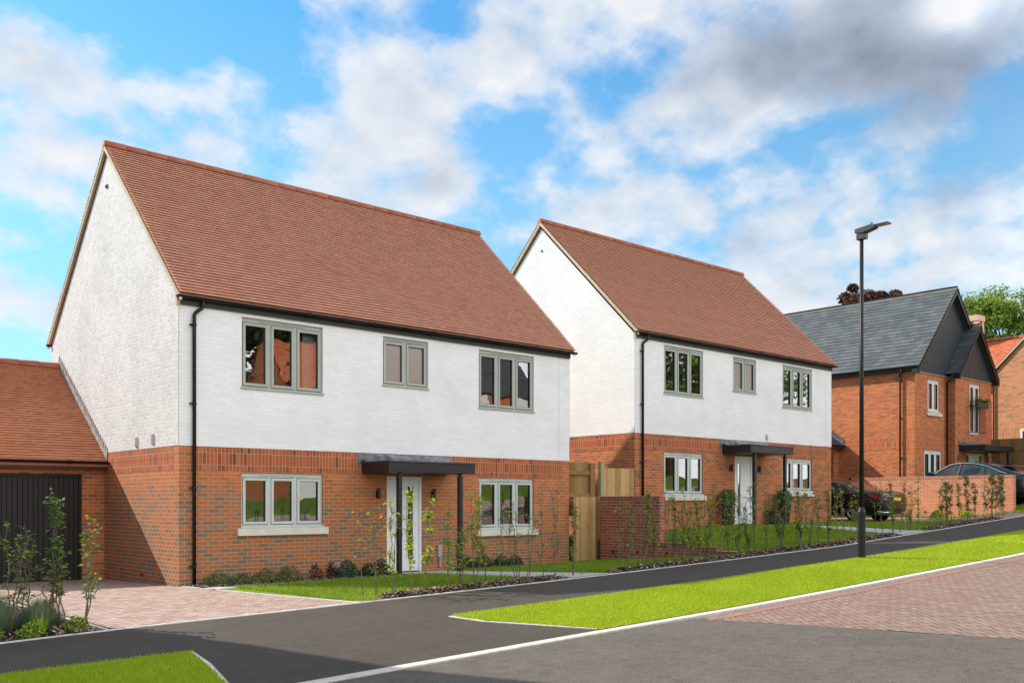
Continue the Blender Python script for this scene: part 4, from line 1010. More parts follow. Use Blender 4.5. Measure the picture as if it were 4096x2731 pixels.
# ------------------------------------------------------------------ garden walls
def garden_wall(loc, label, segs, x0, x1, brick, cope, holes, mat='y'):
    t = thing('garden_wall', loc, label, 'garden wall')
    mb = MB(); cm = MB()
    for (ya, yb, zt) in segs:
        mb.box(x0, x1, ya+.001, yb-.001, -.8, zt-.112); cm.box(x0-.006, x1+.006, ya+.0015, yb-.0015, zt-.112+.001, zt)
    mb.build('brickwork', brick, t); cm.build('coping', cope, t, bevel=.006)
    for (y, z) in holes:
        hm = MB(); hm.tube([(x0-.012, y, z), (x0+.05, y, z)], .036, 14, caps=False); hm.tube([(x0-.003, y, z), (x0-.002, y, z)], .033, 14); hm.build('weep_pipe', 'dgap', t)
    return t
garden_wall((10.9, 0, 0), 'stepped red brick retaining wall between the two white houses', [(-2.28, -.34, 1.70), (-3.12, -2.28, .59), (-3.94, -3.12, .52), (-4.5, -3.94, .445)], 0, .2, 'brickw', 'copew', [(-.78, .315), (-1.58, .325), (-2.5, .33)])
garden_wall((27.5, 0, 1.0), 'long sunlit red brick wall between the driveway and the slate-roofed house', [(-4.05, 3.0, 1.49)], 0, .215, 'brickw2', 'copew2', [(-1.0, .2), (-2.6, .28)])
pw = MB(); pw.box(-.03, .245, -2.29, -2.05, 1.70-.0, 1.704); 
# ------------------------------------------------------------------ fences
def feather(mb, x0, x1, y, z0, z1, pitch=.1, along='x', jit=.006):
    x = x0
    while x < x1-.01:
        b = min(x+pitch*1.12, x1); a = random.random(); zt = z1+random.uniform(-jit, jit)
        pts = [(x, y-.012, z0), (b, y-.024, z0), (b, y, z0), (x, y-.004, z0)]
        if along == 'y': pts = [(p[1], p[0], p[2]) for p in pts]
        mb.prism(pts, (0, 0, zt-z0), a); x += pitch
f = thing('timber_fence', (10.14, -.12, 0), 'lower front fence panel of feather-edge boards against the nearer white house', 'fence')
mb = MB(); feather(mb, .0, .84, 0, -.03, 1.68, .085); mb.build('boards', 'fence', f); mb = MB(); mb.box(.84, .94, -.04, .05, -.05, 1.70, .3); mb.build('post', 'fenced', f)
f = thing('timber_fence', (10.14, .08, 0), 'darker framed fence panel rising behind the lower front panel', 'fence')
mb = MB(); feather(mb, .0, .82, .06, 1.2, 2.56, .14); mb.build('boards', 'fenced', f)
mb = MB(); mb.box(0, .82, -.01, .03, 2.25, 2.36, .4); mb.box(0, .82, -.01, .03, 1.68, 1.78, .5); mb.build('rail', 'fenced', f)
mb = MB(); mb.box(.82, .99, -.03, .06, 1.2, 2.56, .4); mb.build('post', 'fenced', f)
f = thing('timber_fence', (11.3, .03, 0), 'pale golden fence panel beside the corner of the second white house', 'fence')
mb = MB(); feather(mb, .09, 1.3, 0, .7, 2.45, .085); mb.build('boards', 'fence', f); mb = MB(); mb.box(-.03, .085, -.05, .05, .5, 2.60, .4); mb.build('post', 'postg', f)
f = thing('fence', (36.0, 2.6, 2.0), 'tall brown close-boarded fence beyond the porch of the slate-roofed house', 'fence')
mb = MB(); feather(mb, -6, 1.5, 0, -.4, 2.25, .14, 'y'); mb.build('boards', 'fenced', f)
mb = MB(); mb.box(-.06, -.02, -6, 1.5, 1.75, 1.88, .6); mb.box(-.06, -.02, -6, 1.5, .7, .82, .6); mb.build('rail', 'fenced', f)
mb = MB()
for yy in (1.4, -1.2, -3.8): mb.box(.0, .1, yy, yy+.1, -.4, 2.25, .3)
mb.build('post', 'fenced', f)

# ------------------------------------------------------------------ lamp post
lp = thing('street_lamp', (11.12, -7.34, float(G(11.12, -7.34))), 'tall black street lamp standing in the verge beside the footpath', 'street lamp')
mb = MB(); mb.tube([(0, 0, -.1), (0, 0, .93)], .077, 28); mb.tube([(0, 0, .93), (0, 0, .945)], .084, 28); mb.tube([(0, 0, .945), (0, 0, 1.04)], [.082, .047], 28); base = mb.build('base', 'black', lp)
mb = MB(); mb.box(.03, .082, -.03, .03, .3, .86); mb.build('access_door', 'black', base, bevel=.004)
mb = MB(); mb.tube([(0, 0, 1.03), (0, 0, 6.46)], [.046, .038], 28); mb.build('pole', 'black', lp, smooth=True)
mb = MB(); mb.box(-.06, .06, -.11, .09, 6.46, 6.58); hd = mb.build('lantern', 'lamphead', lp, bevel=.01)
mb = MB(); mb.prism([(-.07, .12, 6.6), (-.07, .12, 6.69), (-.10, -.22, 6.71), (-.10, -.33, 6.69), (-.10, -.33, 6.63), (-.08, -.05, 6.57)], (.17, 0, 0)); mb.build('housing', 'lamphead', hd, bevel=.012)
mb = MB(); mb.box(-.10, .07, -.60, -.33, 6.665, 6.69); mb.build('lamp_panel', 'lamphead', hd, bevel=.004); mb = MB(); mb.box(-.085, .055, -.585, -.35, 6.655, 6.665); mb.build('lens', 'lens', hd)
mb = MB(); mb.tube([(-.015, -.22, 6.70), (-.015, -.22, 6.725)], .045, 14); mb.tube([(-.015, -.22, 6.725), (-.015, -.22, 6.75)], .036, 14); mb.build('photocell', 'greencap', hd); mb = MB(); mb.tube([(-.015, -.22, 6.75), (-.015, -.22, 6.785)], [.033, .006], 14); mb.build('photocell_cone', 'clear', hd)

# ------------------------------------------------------------------ cars
def wheel(parent, x, y, z, r, side, spokes=10):
    mb = MB(); n = 28; prof = [(r*.70, .0), (r*.72, .03), (r*.96, .025), (r, .0), (r, -.17), (r*.9, -.2), (r*.6, -.2)]; vs = []
    for i in range(n):
        a = 2*math.pi*i/n
        for rr, dx in prof: vs.append((x+side*dx, y+rr*math.cos(a), z+rr*math.sin(a)))
    k = len(prof); mb.add(vs, [(i*k+j, ((i+1) % n)*k+j, ((i+1) % n)*k+j+1, i*k+j+1) for i in range(n) for j in range(k-1)])
    w = mb.build('wheel', 'tyre', parent, smooth=True)
    rm = MB(); n2 = 28; vs = []
    for i in range(n2):
        a = 2*math.pi*i/n2
        for rr, dx in ((r*.74, .005), (r*.70, .012), (r*.66, -.0), (r*.66, -.12)): vs.append((x+side*dx, y+rr*math.cos(a), z+rr*math.sin(a)))
    rm.add(vs, [(i*4+j, ((i+1) % n2)*4+j, ((i+1) % n2)*4+j+1, i*4+j+1) for i in range(n2) for j in range(3)])
    for s in range(spokes):
        a = 2*math.pi*s/spokes; c, sn = math.cos(a), math.sin(a)
        rm.tube([(x+side*.004, y+.05*c, z+.05*sn), (x-side*.01, y+r*.68*c, z+r*.68*sn)], [.012, .009], 6)
    rm.tube([(x-side*.03, y, z), (x+side*.012, y, z)], .055, 14)
    rm.build('rim', 'rim', w)
    bk = MB(); bk.tube([(x-side*.13, y, z), (x-side*.12, y, z)], r*.7, 20); bk.build('brake_disc', 'dgap', w)
    return w
def lerp_sec(S, y, i):
    ys = [s[0] for s in S]; return float(np.interp(y, ys, [s[i] for s in S]))
def car(name, loc, rz, S, wheels, r, paint, label, dlo, rear, extras):
    """S: (y, half width, z low, z belt, z top, half width top)"""
    t = thing(name, loc, label, 'car', rz=rz)
    vs = []; K = 0
    for (y, w, zb, zl, zt, wt) in S:
        crown = zt+.02
        prof = [(0, zb), (w*.8, zb), (w*.97, zb+.08), (w, (zb+zl)/2), (w*.985, zl-.06), (w*.955, zl), (wt+.03*(zt-zl), zt-.06 if zt-zl > .15 else zt-.02), (wt*.93, zt), (0, crown)]
        K = len(prof)
        ring = [(x, y, z) for x, z in prof]+[(-x, y, z) for x, z in prof[-2:0:-1]]
        vs += ring
    n = 2*K-2; mb = MB()
    fs = [(i*n+j, i*n+(j+1) % n, (i+1)*n+(j+1) % n, (i+1)*n+j) for i in range(len(S)-1) for j in range(n)]
    fs += [tuple(range(n))[::-1], tuple(range((len(S)-1)*n, len(S)*n))]
    mb.add(vs, fs); body = mb.build('body', paint, t, smooth=True)
    sm = body.modifiers.new('s', 'SUBSURF'); sm.levels = 2; sm.render_levels = 2
    for (x, y, s) in wheels: wheel(t, x, y, r, r, s)
    def side_pt(y, f, s, off=.0):
        w = lerp_sec(S, y, 1)*.955; zl = lerp_sec(S, y, 3); zt = lerp_sec(S, y, 4); wt = lerp_sec(S, y, 5)
        return (s*(w+(wt-w)*f+off), y, zl+(zt-zl-.03)*f)
    for s in (-1, 1):
        for (name2, pts) in dlo:
            P = [side_pt(y, f, s) for y, f in pts]; g = MB(); c = np.mean(P, 0)
            g.poly(P); g.build(name2, 'carglass' if paint == 'carblack' else 'carglass2', t, recalc=False)
    for (pts, mat, nm) in rear:
        g = MB(); g.poly(pts); g.build(nm, mat, t, recalc=False)
    extras(t, side_pt)
    return t
def saloon_extra(t, sp):
    for s in (-1, 1):
        c = MB(); ys = np.linspace(1.05, 3.55, 18)
        c.tube([sp(y, -.02, s, .02) for y in ys], .014, 6)
        fy = [(1.05, .12), (1.3, .55), (1.7, .9), (2.2, .97), (2.8, .95), (3.2, .7)]; c.tube([sp(y, f, s, .018) for y, f in fy], .014, 6); c.build('window_trim', 'chrome', t)
        h = MB(); h.tube([sp(1.95, -.35, s, .045), sp(2.15, -.35, s, .045)], .012, 6); h.tube([sp(3.0, -.35, s, .045), sp(3.2, -.35, s, .045)], .012, 6); h.build('door_handle', 'chrome', t)
        l = MB(); l.add([(s*.90, .06, .76), (s*.935, .50, .88), (s*.925, .55, .955), (s*.88, .10, .94)], [(0, 1, 2, 3)]); l.build('tail_light', 'redlight', t)
        m = MB(); m.box(s*.95 if s > 0 else -1.08, 1.08 if s > 0 else -.95, 3.35, 3.47, .96, 1.08); m.build('wing_mirror', 'carblack', t, bevel=.03)
        e = MB(); e.tube([(s*.35, -.03, .33), (s*.8, .02, .33), (s*.92, .2, .36)], .015, 6); e.build('exhaust_trim', 'chrome', t)
    c = MB(); c.tube([(-.55, -.035, .96), (.55, -.035, .96)], .016, 6); c.build('boot_trim', 'chrome', t)
    p = MB(); p.box(-.26, .26, -.045, -.03, .72, .83); p.build('number_plate', 'plate', t)
    a = MB(); a.prism([(0, 1.62, 1.44), (0, 1.82, 1.47), (0, 1.66, 1.53)], (.02, 0, 0)); a.build('antenna', 'carblack', t)
S1 = [(0, .76, .34, .78, .84, .66), (.06, .86, .27, .92, .98, .74), (.2, .905, .23, .97, 1.04, .76), (.6, .93, .21, .99, 1.08, .76), (.98, .935, .2, .99, 1.13, .72), (1.35, .935, .2, .985, 1.29, .65), (1.8, .935, .2, .98, 1.41, .60), (2.4, .935, .2, .965, 1.45, .61), (2.9, .935, .2, .95, 1.40, .60), (3.3, .935, .2, .94, 1.22, .64), (3.7, .93, .2, .92, 1.0, .7), (4.3, .91, .21, .82, .88, .7), (4.62, .82, .26, .7, .74, .62), (4.72, .7, .34, .6, .62, .55)]
dlo1 = [('side_window', [(1.12, .06), (2.02, .04), (2.02, .93), (1.72, .88), (1.35, .6)]), ('side_window', [(2.12, .04), (3.42, .05), (3.1, .72), (2.8, .92), (2.12, .94)])]
rear1 = [([(-.52, 1.04, 1.135), (.52, 1.04, 1.135), (.46, 1.62, 1.365), (-.46, 1.62, 1.365)], 'carglass', 'rear_window')]
rw = rear1[0][0]; rear1 = [([(x, y-.0, z+.006) for x, y, z in rw], 'carglass', 'rear_window')]
car('parked_car', (24.3, -1.5, .885), 0, S1, [(-.93, 1.02, -1), (.93, 1.02, 1), (-.93, 3.85, -1), (.93, 3.85, 1)], .335, 'carblack', 'black saloon car parked nose-in on the driveway beside the second white house', dlo1, rear1, saloon_extra)
def fast_extra(t, sp):
    for s in (-1, 1):
        c = MB(); fy = [(.62, .30), (.9, .50), (1.3, .80), (1.7, .93), (2.2, .98), (2.7, .96), (3.05, .78), (3.35, .45), (3.62, .05)]
        P = []
        for (y0, f0), (y1, f1) in zip(fy[:-1], fy[1:]):
            for k in range(3): P.append(sp(y0+(y1-y0)*k/3, f0+(f1-f0)*k/3, s, .022))
        P.append(sp(3.62, .05, s, .022)); c.tube(P, .022, 6); c.build('window_trim', 'chrome', t)
        m = MB(); m.prism([(s*.93, 3.1, 1.05), (s*1.14, 3.12, 1.06), (s*1.15, 3.14, 1.19), (s*.97, 3.12, 1.20)], (0, .2, 0)); m.build('wing_mirror', 'cardark', t, bevel=.03)
        b = MB(); b.poly([sp(2.28, .05, s, .02), sp(2.40, .05, s, .02), sp(2.33, .95, s, .02), sp(2.25, .95, s, .02)]); b.build('door_pillar', 'dgap', t)
    sp_ = MB(); sp_.prism([(-.5, .55, 1.37), (.5, .55, 1.37), (.5, .98, 1.40), (-.5, .98, 1.40)], (0, 0, .025)); sp_.build('spoiler', 'cardark', t, bevel=.01)
    lb = MB(); lb.prism([(-.8, -.02, 1.02), (.8, -.02, 1.02), (.74, .28, 1.06), (-.74, .28, 1.06)], (0, 0, .03)); lb.build('tail_lip', 'cardark', t, bevel=.01)
    p = MB(); p.box(-.26, .26, -.05, -.02, .78, .9); p.build('number_plate', 'plate', t)
    l = MB(); l.box(-.78, .78, -.035, -.015, .93, .99); l.build('tail_light', 'redlight', t)
    st = MB(); st.box(-.8, .8, -.04, -.01, .40, .43); st.build('bumper_trim', 'chrome', t)
    a = MB(); a.prism([(0, 1.05, 1.49), (0, 1.3, 1.53), (0, 1.1, 1.58)], (.03, 0, 0)); a.build('antenna', 'cardark', t)
    sh = MB(); sh.prism([(-.6, 3.0, 1.3), (.6, 3.0, 1.3), (.65, 3.35, 1.08), (-.65, 3.35, 1.08)], (0, .02, 0)); sh.build('sun_shade', 'seat', t)
S2 = [(0, .80, .38, .88, .96, .72), (.06, .88, .32, .96, 1.04, .76), (.25, .92, .28, 1.02, 1.12, .76), (.6, .94, .26, 1.04, 1.25, .72), (1.0, .94, .26, 1.04, 1.40, .66), (1.5, .94, .26, 1.03, 1.51, .62), (2.1, .94, .26, 1.02, 1.56, .62), (2.6, .94, .26, 1.01, 1.53, .62), (3.0, .94, .26, 1.0, 1.38, .65), (3.45, .935, .26, .99, 1.13, .7), (3.7, .93, .26, .96, 1.03, .72), (4.1, .9, .28, .86, .92, .7), (4.28, .78, .36, .7, .74, .6)]
dlo2 = [('side_window', [(1.35, .05), (2.24, .04), (2.22, .94), (1.85, .90), (1.45, .75)]), ('side_window', [(2.44, .04), (3.50, .06), (3.05, .68), (2.75, .88), (2.40, .93)]), ('side_window', [(.85, .30), (1.28, .06), (1.38, .72), (1.15, .58)])]
rear2 = [([(-.52, .38, 1.145), (.52, .38, 1.145), (.48, .9, 1.345), (-.48, .9, 1.345)], 'carglass', 'rear_window')]
car('parked_car', (29.15, -4.15, 1.46), 0, S2, [(-.94, .85, -1), (.94, .85, 1), (-.94, 3.5, -1), (.94, 3.5, 1)], .345, 'cardark', 'dark fastback car with a chrome window arc, parked behind the long brick wall', dlo2, rear2, fast_extra)

# ------------------------------------------------------------------ plants
def sapling(seed, h, nst, mat, nleaf, lsize):
    rs = np.random.default_rng(seed); sm = MB(); Pl = []; Dl = []
    root = bpy.data.objects.new('hedge_sapling', None); C.objects.link(root)
    for s in range(nst):
        a = rs.uniform(0, 6.28); ln = rs.uniform(.02, .12)*(1 if nst > 1 else .5); hh = h*rs.uniform(.8, 1); pts = []; K = 9
        b0 = np.array([rs.normal(0, .015), rs.normal(0, .015), -.03])
        for k in range(K+1):
            t = k/K; w = rs.normal(0, .02, 2)*(t > 0)
            pts.append((b0[0]+math.cos(a)*ln*t**.8*hh*1.2+w[0], b0[1]+math.sin(a)*ln*t**.8*hh*1.2+w[1], b0[2]+t*hh))
        sm.tube(pts, [.008*(1-.82*k/K)*h/1.5+.0016 for k in range(K+1)], 6)
        P = np.array(pts)
        nb = int(rs.integers(11, 18))
        for b in range(nb):
            t = rs.uniform(.22, 1.0); i = min(int(t*K), K-1); o = P[i]+(P[i+1]-P[i])*(t*K-i); aa = rs.uniform(0, 6.28); L = rs.uniform(.05, .2)*(1.15-t*.5)
            d = np.array([math.cos(aa)*.55, math.sin(aa)*.55, rs.uniform(.5, 1.2)]); d /= np.linalg.norm(d)
            mid = o+d*L*.5+rs.normal(0, .012, 3); e = o+d*L+np.array([0, 0, .02]); sm.tube([o, mid, e], [.0046, .0034, .002], 4, caps=False)
            m = max(1, int(1.15*nleaf/nb/nst*rs.uniform(.3, 1.8)))
            for q in range(m):
                u = rs.uniform(.25, 1.05); Pl.append(o+(e-o)*u+rs.normal(0, .014, 3)); Dl.append(d)
    sm.build('stem', 'bark', root, recalc=False)
    P = np.array(Pl); P = np.concatenate([P, P+rs.normal(0, .025, P.shape)]); n = len(P)
    az = rs.uniform(0, 6.28, n); a = np.stack([np.cos(az), np.sin(az), rs.uniform(-.5, .35, n)], -1); a /= np.linalg.norm(a, axis=1)[:, None]
    up = np.array([0, 0, 1.])+rs.normal(0, .35, (n, 3)); b = np.cross(a, up); b /= np.linalg.norm(b, axis=1)[:, None]; nn = np.cross(b, a)
    s = lsize*1.2*rs.uniform(.55, 1.2, n)[:, None]
    V = np.stack([P, P+a*s*.5+b*s*.3+nn*s*.06, P+a*s, P+a*s*.5-b*s*.3+nn*s*.06], 1).reshape(-1, 3)
    raw('leaves', V, np.arange(4*n).reshape(-1, 4), np.clip(rs.normal(.42, .25, n), 0, 1), mat, root)
    return root
def ordinal(n): return ['', 'first', 'second', 'third', 'fourth', 'fifth', 'sixth', 'seventh', 'eighth', 'ninth', 'tenth', 'eleventh', 'twelfth', 'thirteenth', 'fourteenth', 'fifteenth', 'sixteenth', 'seventeenth', 'eighteenth'][n]
protoY = [sapling(10+i, 1.55, n, 'leafy', nl, .062) for i, (n, nl) in enumerate([(1, 90), (2, 130), (2, 70), (3, 150), (1, 120)])]
protoB = [sapling(30+i, 1.5, n, 'leaf', nl, .055) for i, (n, nl) in enumerate([(1, 20), (2, 34), (2, 16), (1, 40)])]
protoM = [sapling(50+i, 1.45, n, 'leaf', nl, .058) for i, (n, nl) in enumerate([(3, 110), (3, 150), (4, 180), (2, 95), (4, 140)])]
protoD = [sapling(70+i, 1.4, n, 'leafd', nl, .058) for i, (n, nl) in enumerate([(2, 130), (3, 220), (2, 180), (1, 110)])]
used = set()
def plant(protos, k, px, v, hscale, label, group, zoff=.03):
    # px: column of the photograph used when surveying the position
    X = (px-2048)/3895.3; Z = (v+17.286)/(.7434-.6688*X); u = -7.369+(.7434*X+.6688)*Z
    p = protos[k % len(protos)]
    o = p if id(p) not in used else copy_tree(p)
    used.add(id(p)); o.location = (u, v, float(G(u, v))+zoff); o.rotation_euler = (0, 0, random.uniform(0, 6.28)); o.scale = (1, 1, hscale)
    tag(o, label, 'hedge plant', group)
    return o
gA = 'young hedge saplings in front of the nearer white house'
A = [(1450, protoB, 0, 1.02), (1500, protoB, 1, .95), (1572, protoY, 2, .98), (1648, protoY, 1, 1.12), (1715, protoY, 4, 1.0), (1788, protoY, 0, .95), (1840, protoY, 3, .72), (1903, protoY, 1, 1.08), (1955, protoY, 2, 1.0), (2003, protoB, 3, 1.0), (2058, protoB, 2, 1.05), (2075, protoB, 0, .95), (2115, protoB, 1, .8), (2172, protoB, 3, 1.05), (2225, protoB, 1, 1.12), (2290, protoM, 3, 1.02)]
for i, (px, pr, k, hs) in enumerate(A):
    look = 'nearly bare' if pr is protoB else 'yellow-green leaved' if pr is protoY else 'thin green leaved'
    plant(pr, k, px, -4.72+random.uniform(-.08, .08), hs, f'{look} hedge sapling, {ordinal(i+1)} from the near driveway in the bark bed', gA)
gB = 'young hedge saplings in front of the second white house'
Bp = [2470, 2524, 2575, 2622, 2664, 2697, 2733, 2766, 2802, 2833, 2878, 2914, 2955, 2996, 3019, 3062, 3118, 3128, 3192, 3205, 3241, 3276, 3317, 3353, 3381, 3412, 3504, 3530, 3575, 3600, 3640, 3670]
for i, px in enumerate(Bp):
    pr = protoM if i not in (0, 4, 10, 14) else protoB; n = len(Bp)
    if i > 22: pr = protoB if i in (23, 24, 26, 27, 29) else protoY if i % 2 else protoM
    lab = f'{"sparse" if pr is protoB else "slender green"} hedge sapling, {ordinal(i+1)} from the near end of the long bark bed' if i < 16 else f'{"yellowing" if pr is protoY else "sparse" if pr is protoB else "leafy green"} hedge sapling, {ordinal(n-i)} from the far end of the long bark bed'
    plant(pr, i*3+i//4, px, -4.75+random.uniform(-.12, .15), random.uniform(.92, 1.1), lab, gB)
gC = 'dark hedge saplings before the long brick wall'
for i, px in enumerate([3768, 3788, 3807, 3840, 3873, 3906, 3938, 3967, 3984, 3995, 4013]):
    plant(protoD, i*5+i//3, px, -4.7+random.uniform(-.1, .15), random.uniform(.9, 1.04), f'dark green hedge sapling, {ordinal(i+1)} from the slab path in the farthest bark bed', gC)
gL = 'young saplings in the lavender bed'
for i, (px, v, k, hs) in enumerate([(48, -4.5, 0, .95), (100, -4.2, 3, .85), (186, -4.3, 2, .6), (245, -4.45, 1, 1.2), (348, -4.75, 0, .98)]):
    plant(protoM if k != 1 else protoD, k, px, v, hs, f'sapling in the lavender bed, {ordinal(i+1)} from the left edge of the photo', gL)

def bush(name, loc, r, h, n, leaf, mat, label, cat='shrub', group=None, blade=False):
    a = rng.uniform(0, 6.28, n); q = rng.random(n)**.5; z = rng.random(n)
    rr = r*q*(1-.35*z)
    P = np.stack([loc[0]+rr*np.cos(a), loc[1]+rr*np.sin(a), loc[2]+h*z*(1-.5*q**2)], -1)
    P += rng.normal(0, .012, P.shape)
    if blade:
        n_ = len(P); base = np.stack([loc[0]+rr*.35*np.cos(a), loc[1]+rr*.35*np.sin(a), np.full(n, loc[2]-.01)], -1)
        w = np.stack([-np.sin(a), np.cos(a), a*0], -1)*.0055
        V = np.stack([base-w, base+w, P], 1).reshape(-1, 3); F = np.arange(3*n).reshape(-1, 3); r_ = np.clip(rng.normal(.5, .2, n), 0, 1)
    else: V, F, r_ = leaf_cloud(P, leaf)
    V = V-np.array(loc); o = raw(name, V, F, r_, mat); o.location = loc
    return tag(o, label, cat, group)
for p in protoY+protoB+protoM+protoD:
    if id(p) not in used:
        for c_ in list(p.children): bpy.data.objects.remove(c_)
        bpy.data.objects.remove(p)
g_ = lambda u, v: float(G(u, v))+.02
for i, (u, v, r, h) in enumerate([(.55, -.4, .32, .26), (1.0, -.45, .38, .2), (1.55, -.4, .35, .28), (2.05, -.35, .3, .33)]):
    bush('trailing_shrub', (u, v, g_(u, v)), r, h, 900, .035, 'trailing', ['spreading green shrub at the foot of the black downpipe', 'low ferny shrub right of the downpipe one', 'ferny shrub below the ground-floor window, left half', 'taller loose shrub below the ground-floor window, right half'][i], group='trailing shrubs under the kitchen window')
for s in ((.35, -.3), (.75, -.25), (1.6, -.3)):
    pass
bush('purple_shrub', (2.62, -.38, g_(2.6, -.38)), .17, .32, 420, .04, 'purple', 'small reddish-brown shrub, the left one of two below the white house wall', group='small purple shrubs')
bush('purple_shrub', (3.0, -.38, g_(3, -.38)), .15, .36, 420, .04, 'purple', 'small dark purple shrub left of the grey-brown meter cover', group='small purple shrubs')
for i, (u, v, r, h) in enumerate([(3.25, -.55, .28, .38), (3.72, -.6, .26, .28), (4.05, -.55, .26, .36), (6.55, -.35, .25, .3), (7.0, -.35, .27, .34), (7.55, -.35, .27, .32), (8.0, -.33, .24, .28)]):
    bush('evergreen_shrub', (u, v, g_(u, v)), r, h, 1500, .035, 'evergreen', ['dark evergreen shrub in front of the meter cover', 'low evergreen shrub right of the meter cover', 'dark evergreen shrub left of the near porch post', 'evergreen shrub right of the near porch', 'evergreen shrub second to the right of the near porch', 'evergreen shrub below the near right-hand window', 'evergreen shrub farthest right below the near right-hand window'][i], group='evergreen shrubs along the near white house')
for i, (u, v, r, h) in enumerate([(-3.62, -4.3, .5, .46), (-4.2, -4.35, .58, .5), (-4.0, -3.5, .6, .55), (-4.9, -3.9, .6, .52), (-4.7, -3.1, .6, .52), (-4.9, -4.7, .5, .42)]):
    o = bush('lavender_bush', (u, v, g_(u, v)), r, h, 4200, .03, 'lavender', ['grey-green lavender nearest the driveway edging', 'lavender clump second from the driveway edging', 'lavender clump behind the front pair', 'lavender clump at the left edge of the view, middle row', 'lavender clump at the back left of the bed', 'low lavender clump in the near left corner'][i], 'lavender', 'lavender clumps in the left bed', blade=True)
bush('day_lily', (-3.75, -4.75, g_(-3.7, -4.75)), .22, .34, 160, .03, 'leafy', 'bright strappy green plant among the lavender', 'plant', blade=True)
for i, (u, v) in enumerate([(-3.35, -4.8), (-4.3, -4.8), (-3.9, -4.95)]):
    bush('leafy_plant', (u, v, g_(u, v)), .17, .16, 330, .045, 'leaf', ['leafy plant at the driveway corner of the lavender bed', 'leafy plant at the path edge of the lavender bed', 'small leafy plant between two larger ones at the path edge'][i], 'plant', 'leafy plants in the left bed')
bush('green_plant', (26.6, -1.9, g_(26.6, -1.9)), .35, .35, 500, .08, 'leafy', 'bright green leafy plant behind the black saloon', 'plant')
bush('green_plant', (27.2, -2.6, g_(27.2, -2.6)), .3, .28, 400, .08, 'leafy', 'bright green plant at the foot of the long brick wall', 'plant')
# potted topiary balls by the second house's door
def topiary(u, v, label):
    t = thing('potted_topiary', (u, v, .86), label, 'topiary', 'topiary pots beside the second front door')
    mb = MB(); mb.frustum((0, 0), 0, .62, .15, .225, 20); mb.frustum((0, 0), .62, .66, .235, .235, 20); mb.build('pot', 'blackm', t, smooth=False)
    mb = MB(); mb.sphere((0, 0, .84), .2, 16, 10); mb.build('inner_foliage', 'topiary', t, smooth=True)
    d = rng.normal(0, 1, (2600, 3)); d /= np.linalg.norm(d, axis=1)[:, None]; P = d*rng.uniform(.17, .265, (2600, 1))+np.array([0, 0, .84])
    V, F, r = leaf_cloud(P, .035); raw('foliage', V, F, r, 'topiary', t); return t
topiary(16.45, -.28, 'topiary ball in a tall black pot left of the second front door')
topiary(19.40, -.28, 'topiary ball in a tall black pot right of the second front door')
# meter cover, boxes
mc = thing('meter_cover', (3.42, -.16, .02), 'grey-brown ribbed gas meter cover low against the near house wall', 'meter box')
mb = MB()
for k in range(4):
    mb.prism([(-.26, .12-.0-k*.06, .30-k*.045), (-.26, .12-(k+1)*.06+.006, .30-(k+1)*.045), (-.26, .12-(k+1)*.06+.006, .27-(k+1)*.045), (-.26, .12-k*.06, .27-k*.045)], (.52, 0, 0))
mb.build('ribbed_lid', 'taupe', mc); mb = MB(); mb.prism([(-.25, .13, 0), (-.25, .13, .28), (-.25, -.12, .09), (-.25, -.12, 0)], (.5, 0, 0)); mb.build('box', 'taupe', mc)
bx = thing('storage_box', (18.95, -.22, .86), 'dark brown box beside the right-hand topiary pot', 'box')
mb = MB(); mb.box(-.2, .2, -.14, .14, 0, .4); mb.build('box_body', 'darkbox', bx, bevel=.01); mb = MB(); mb.box(-.215, .215, -.155, .155, .4, .43); mb.build('lid', 'darkbox', bx, bevel=.006)
# little stones on the block paving
for i, (u, v) in enumerate([(6.1, -12.2), (7.5, -11.6), (8.6, -12.8), (9.7, -11.0), (11.5, -12.0), (5.6, -11.0)]):
    mb = MB(); mb.sphere((0, 0, .008), .012, 8, 6, (1.3, 1, .7)); o = mb.build('pebble', 'kerb'); o.location = (u, v, float(G(u, v))+.006); tag(o, 'tiny pale pebble lying on the block-paved road', 'pebble', 'pebbles on the block paving')

# ------------------------------------------------------------------ camera
cam = bpy.data.cameras.new('camera'); co = bpy.data.objects.new('camera', cam); C.objects.link(co); sc.camera = co
cam.sensor_width = 36; cam.lens = 34.24; cam.shift_x = 0; cam.shift_y = .1572; cam.clip_end = 2000; cam.clip_start = .05
co.location = (-7.369, -17.286, 1.54)
# forward is (s, c) = (.6688, .7434)
co.rotation_euler = (R(90), 0, -math.atan2(.6688, .7434))

# ------------------------------------------------------------------ light
sd = np.array([-.49, 1.0, .81]); sd /= np.linalg.norm(sd); el = math.asin(sd[2]); az = math.atan2(sd[0], sd[1])
sun = bpy.data.lights.new('sun', 'SUN'); sun.energy = 5.0; sun.angle = R(.53); sun.color = (1, .90, .77)
so = bpy.data.objects.new('sun', sun); C.objects.link(so)
from mathutils import Vector
so.rotation_euler = Vector(tuple(-sd)).to_track_quat('-Z', 'Y').to_euler()
w = bpy.data.worlds.new('World'); sc.world = w; w.use_nodes = True; nt = w.node_tree
for n in list(nt.nodes): nt.nodes.remove(n)
N = NT(nt); out = nt.nodes.new('ShaderNodeOutputWorld'); bg = nt.nodes.new('ShaderNodeBackground'); bg.inputs[1].default_value = 1.0
sky = nt.nodes.new('ShaderNodeTexSky'); sky.sky_type = 'NISHITA'; sky.sun_disc = False; sky.sun_elevation = el; sky.sun_rotation = az
sky.air_density = 1.0; sky.dust_density = .6; sky.ozone_density = 2.0
gen = coords(N, 'Generated'); sp = N.n('ShaderNodeSeparateXYZ'); N.l(gen, sp.inputs[0])
zc = N.math('MAXIMUM', sp.outputs[2], .0)
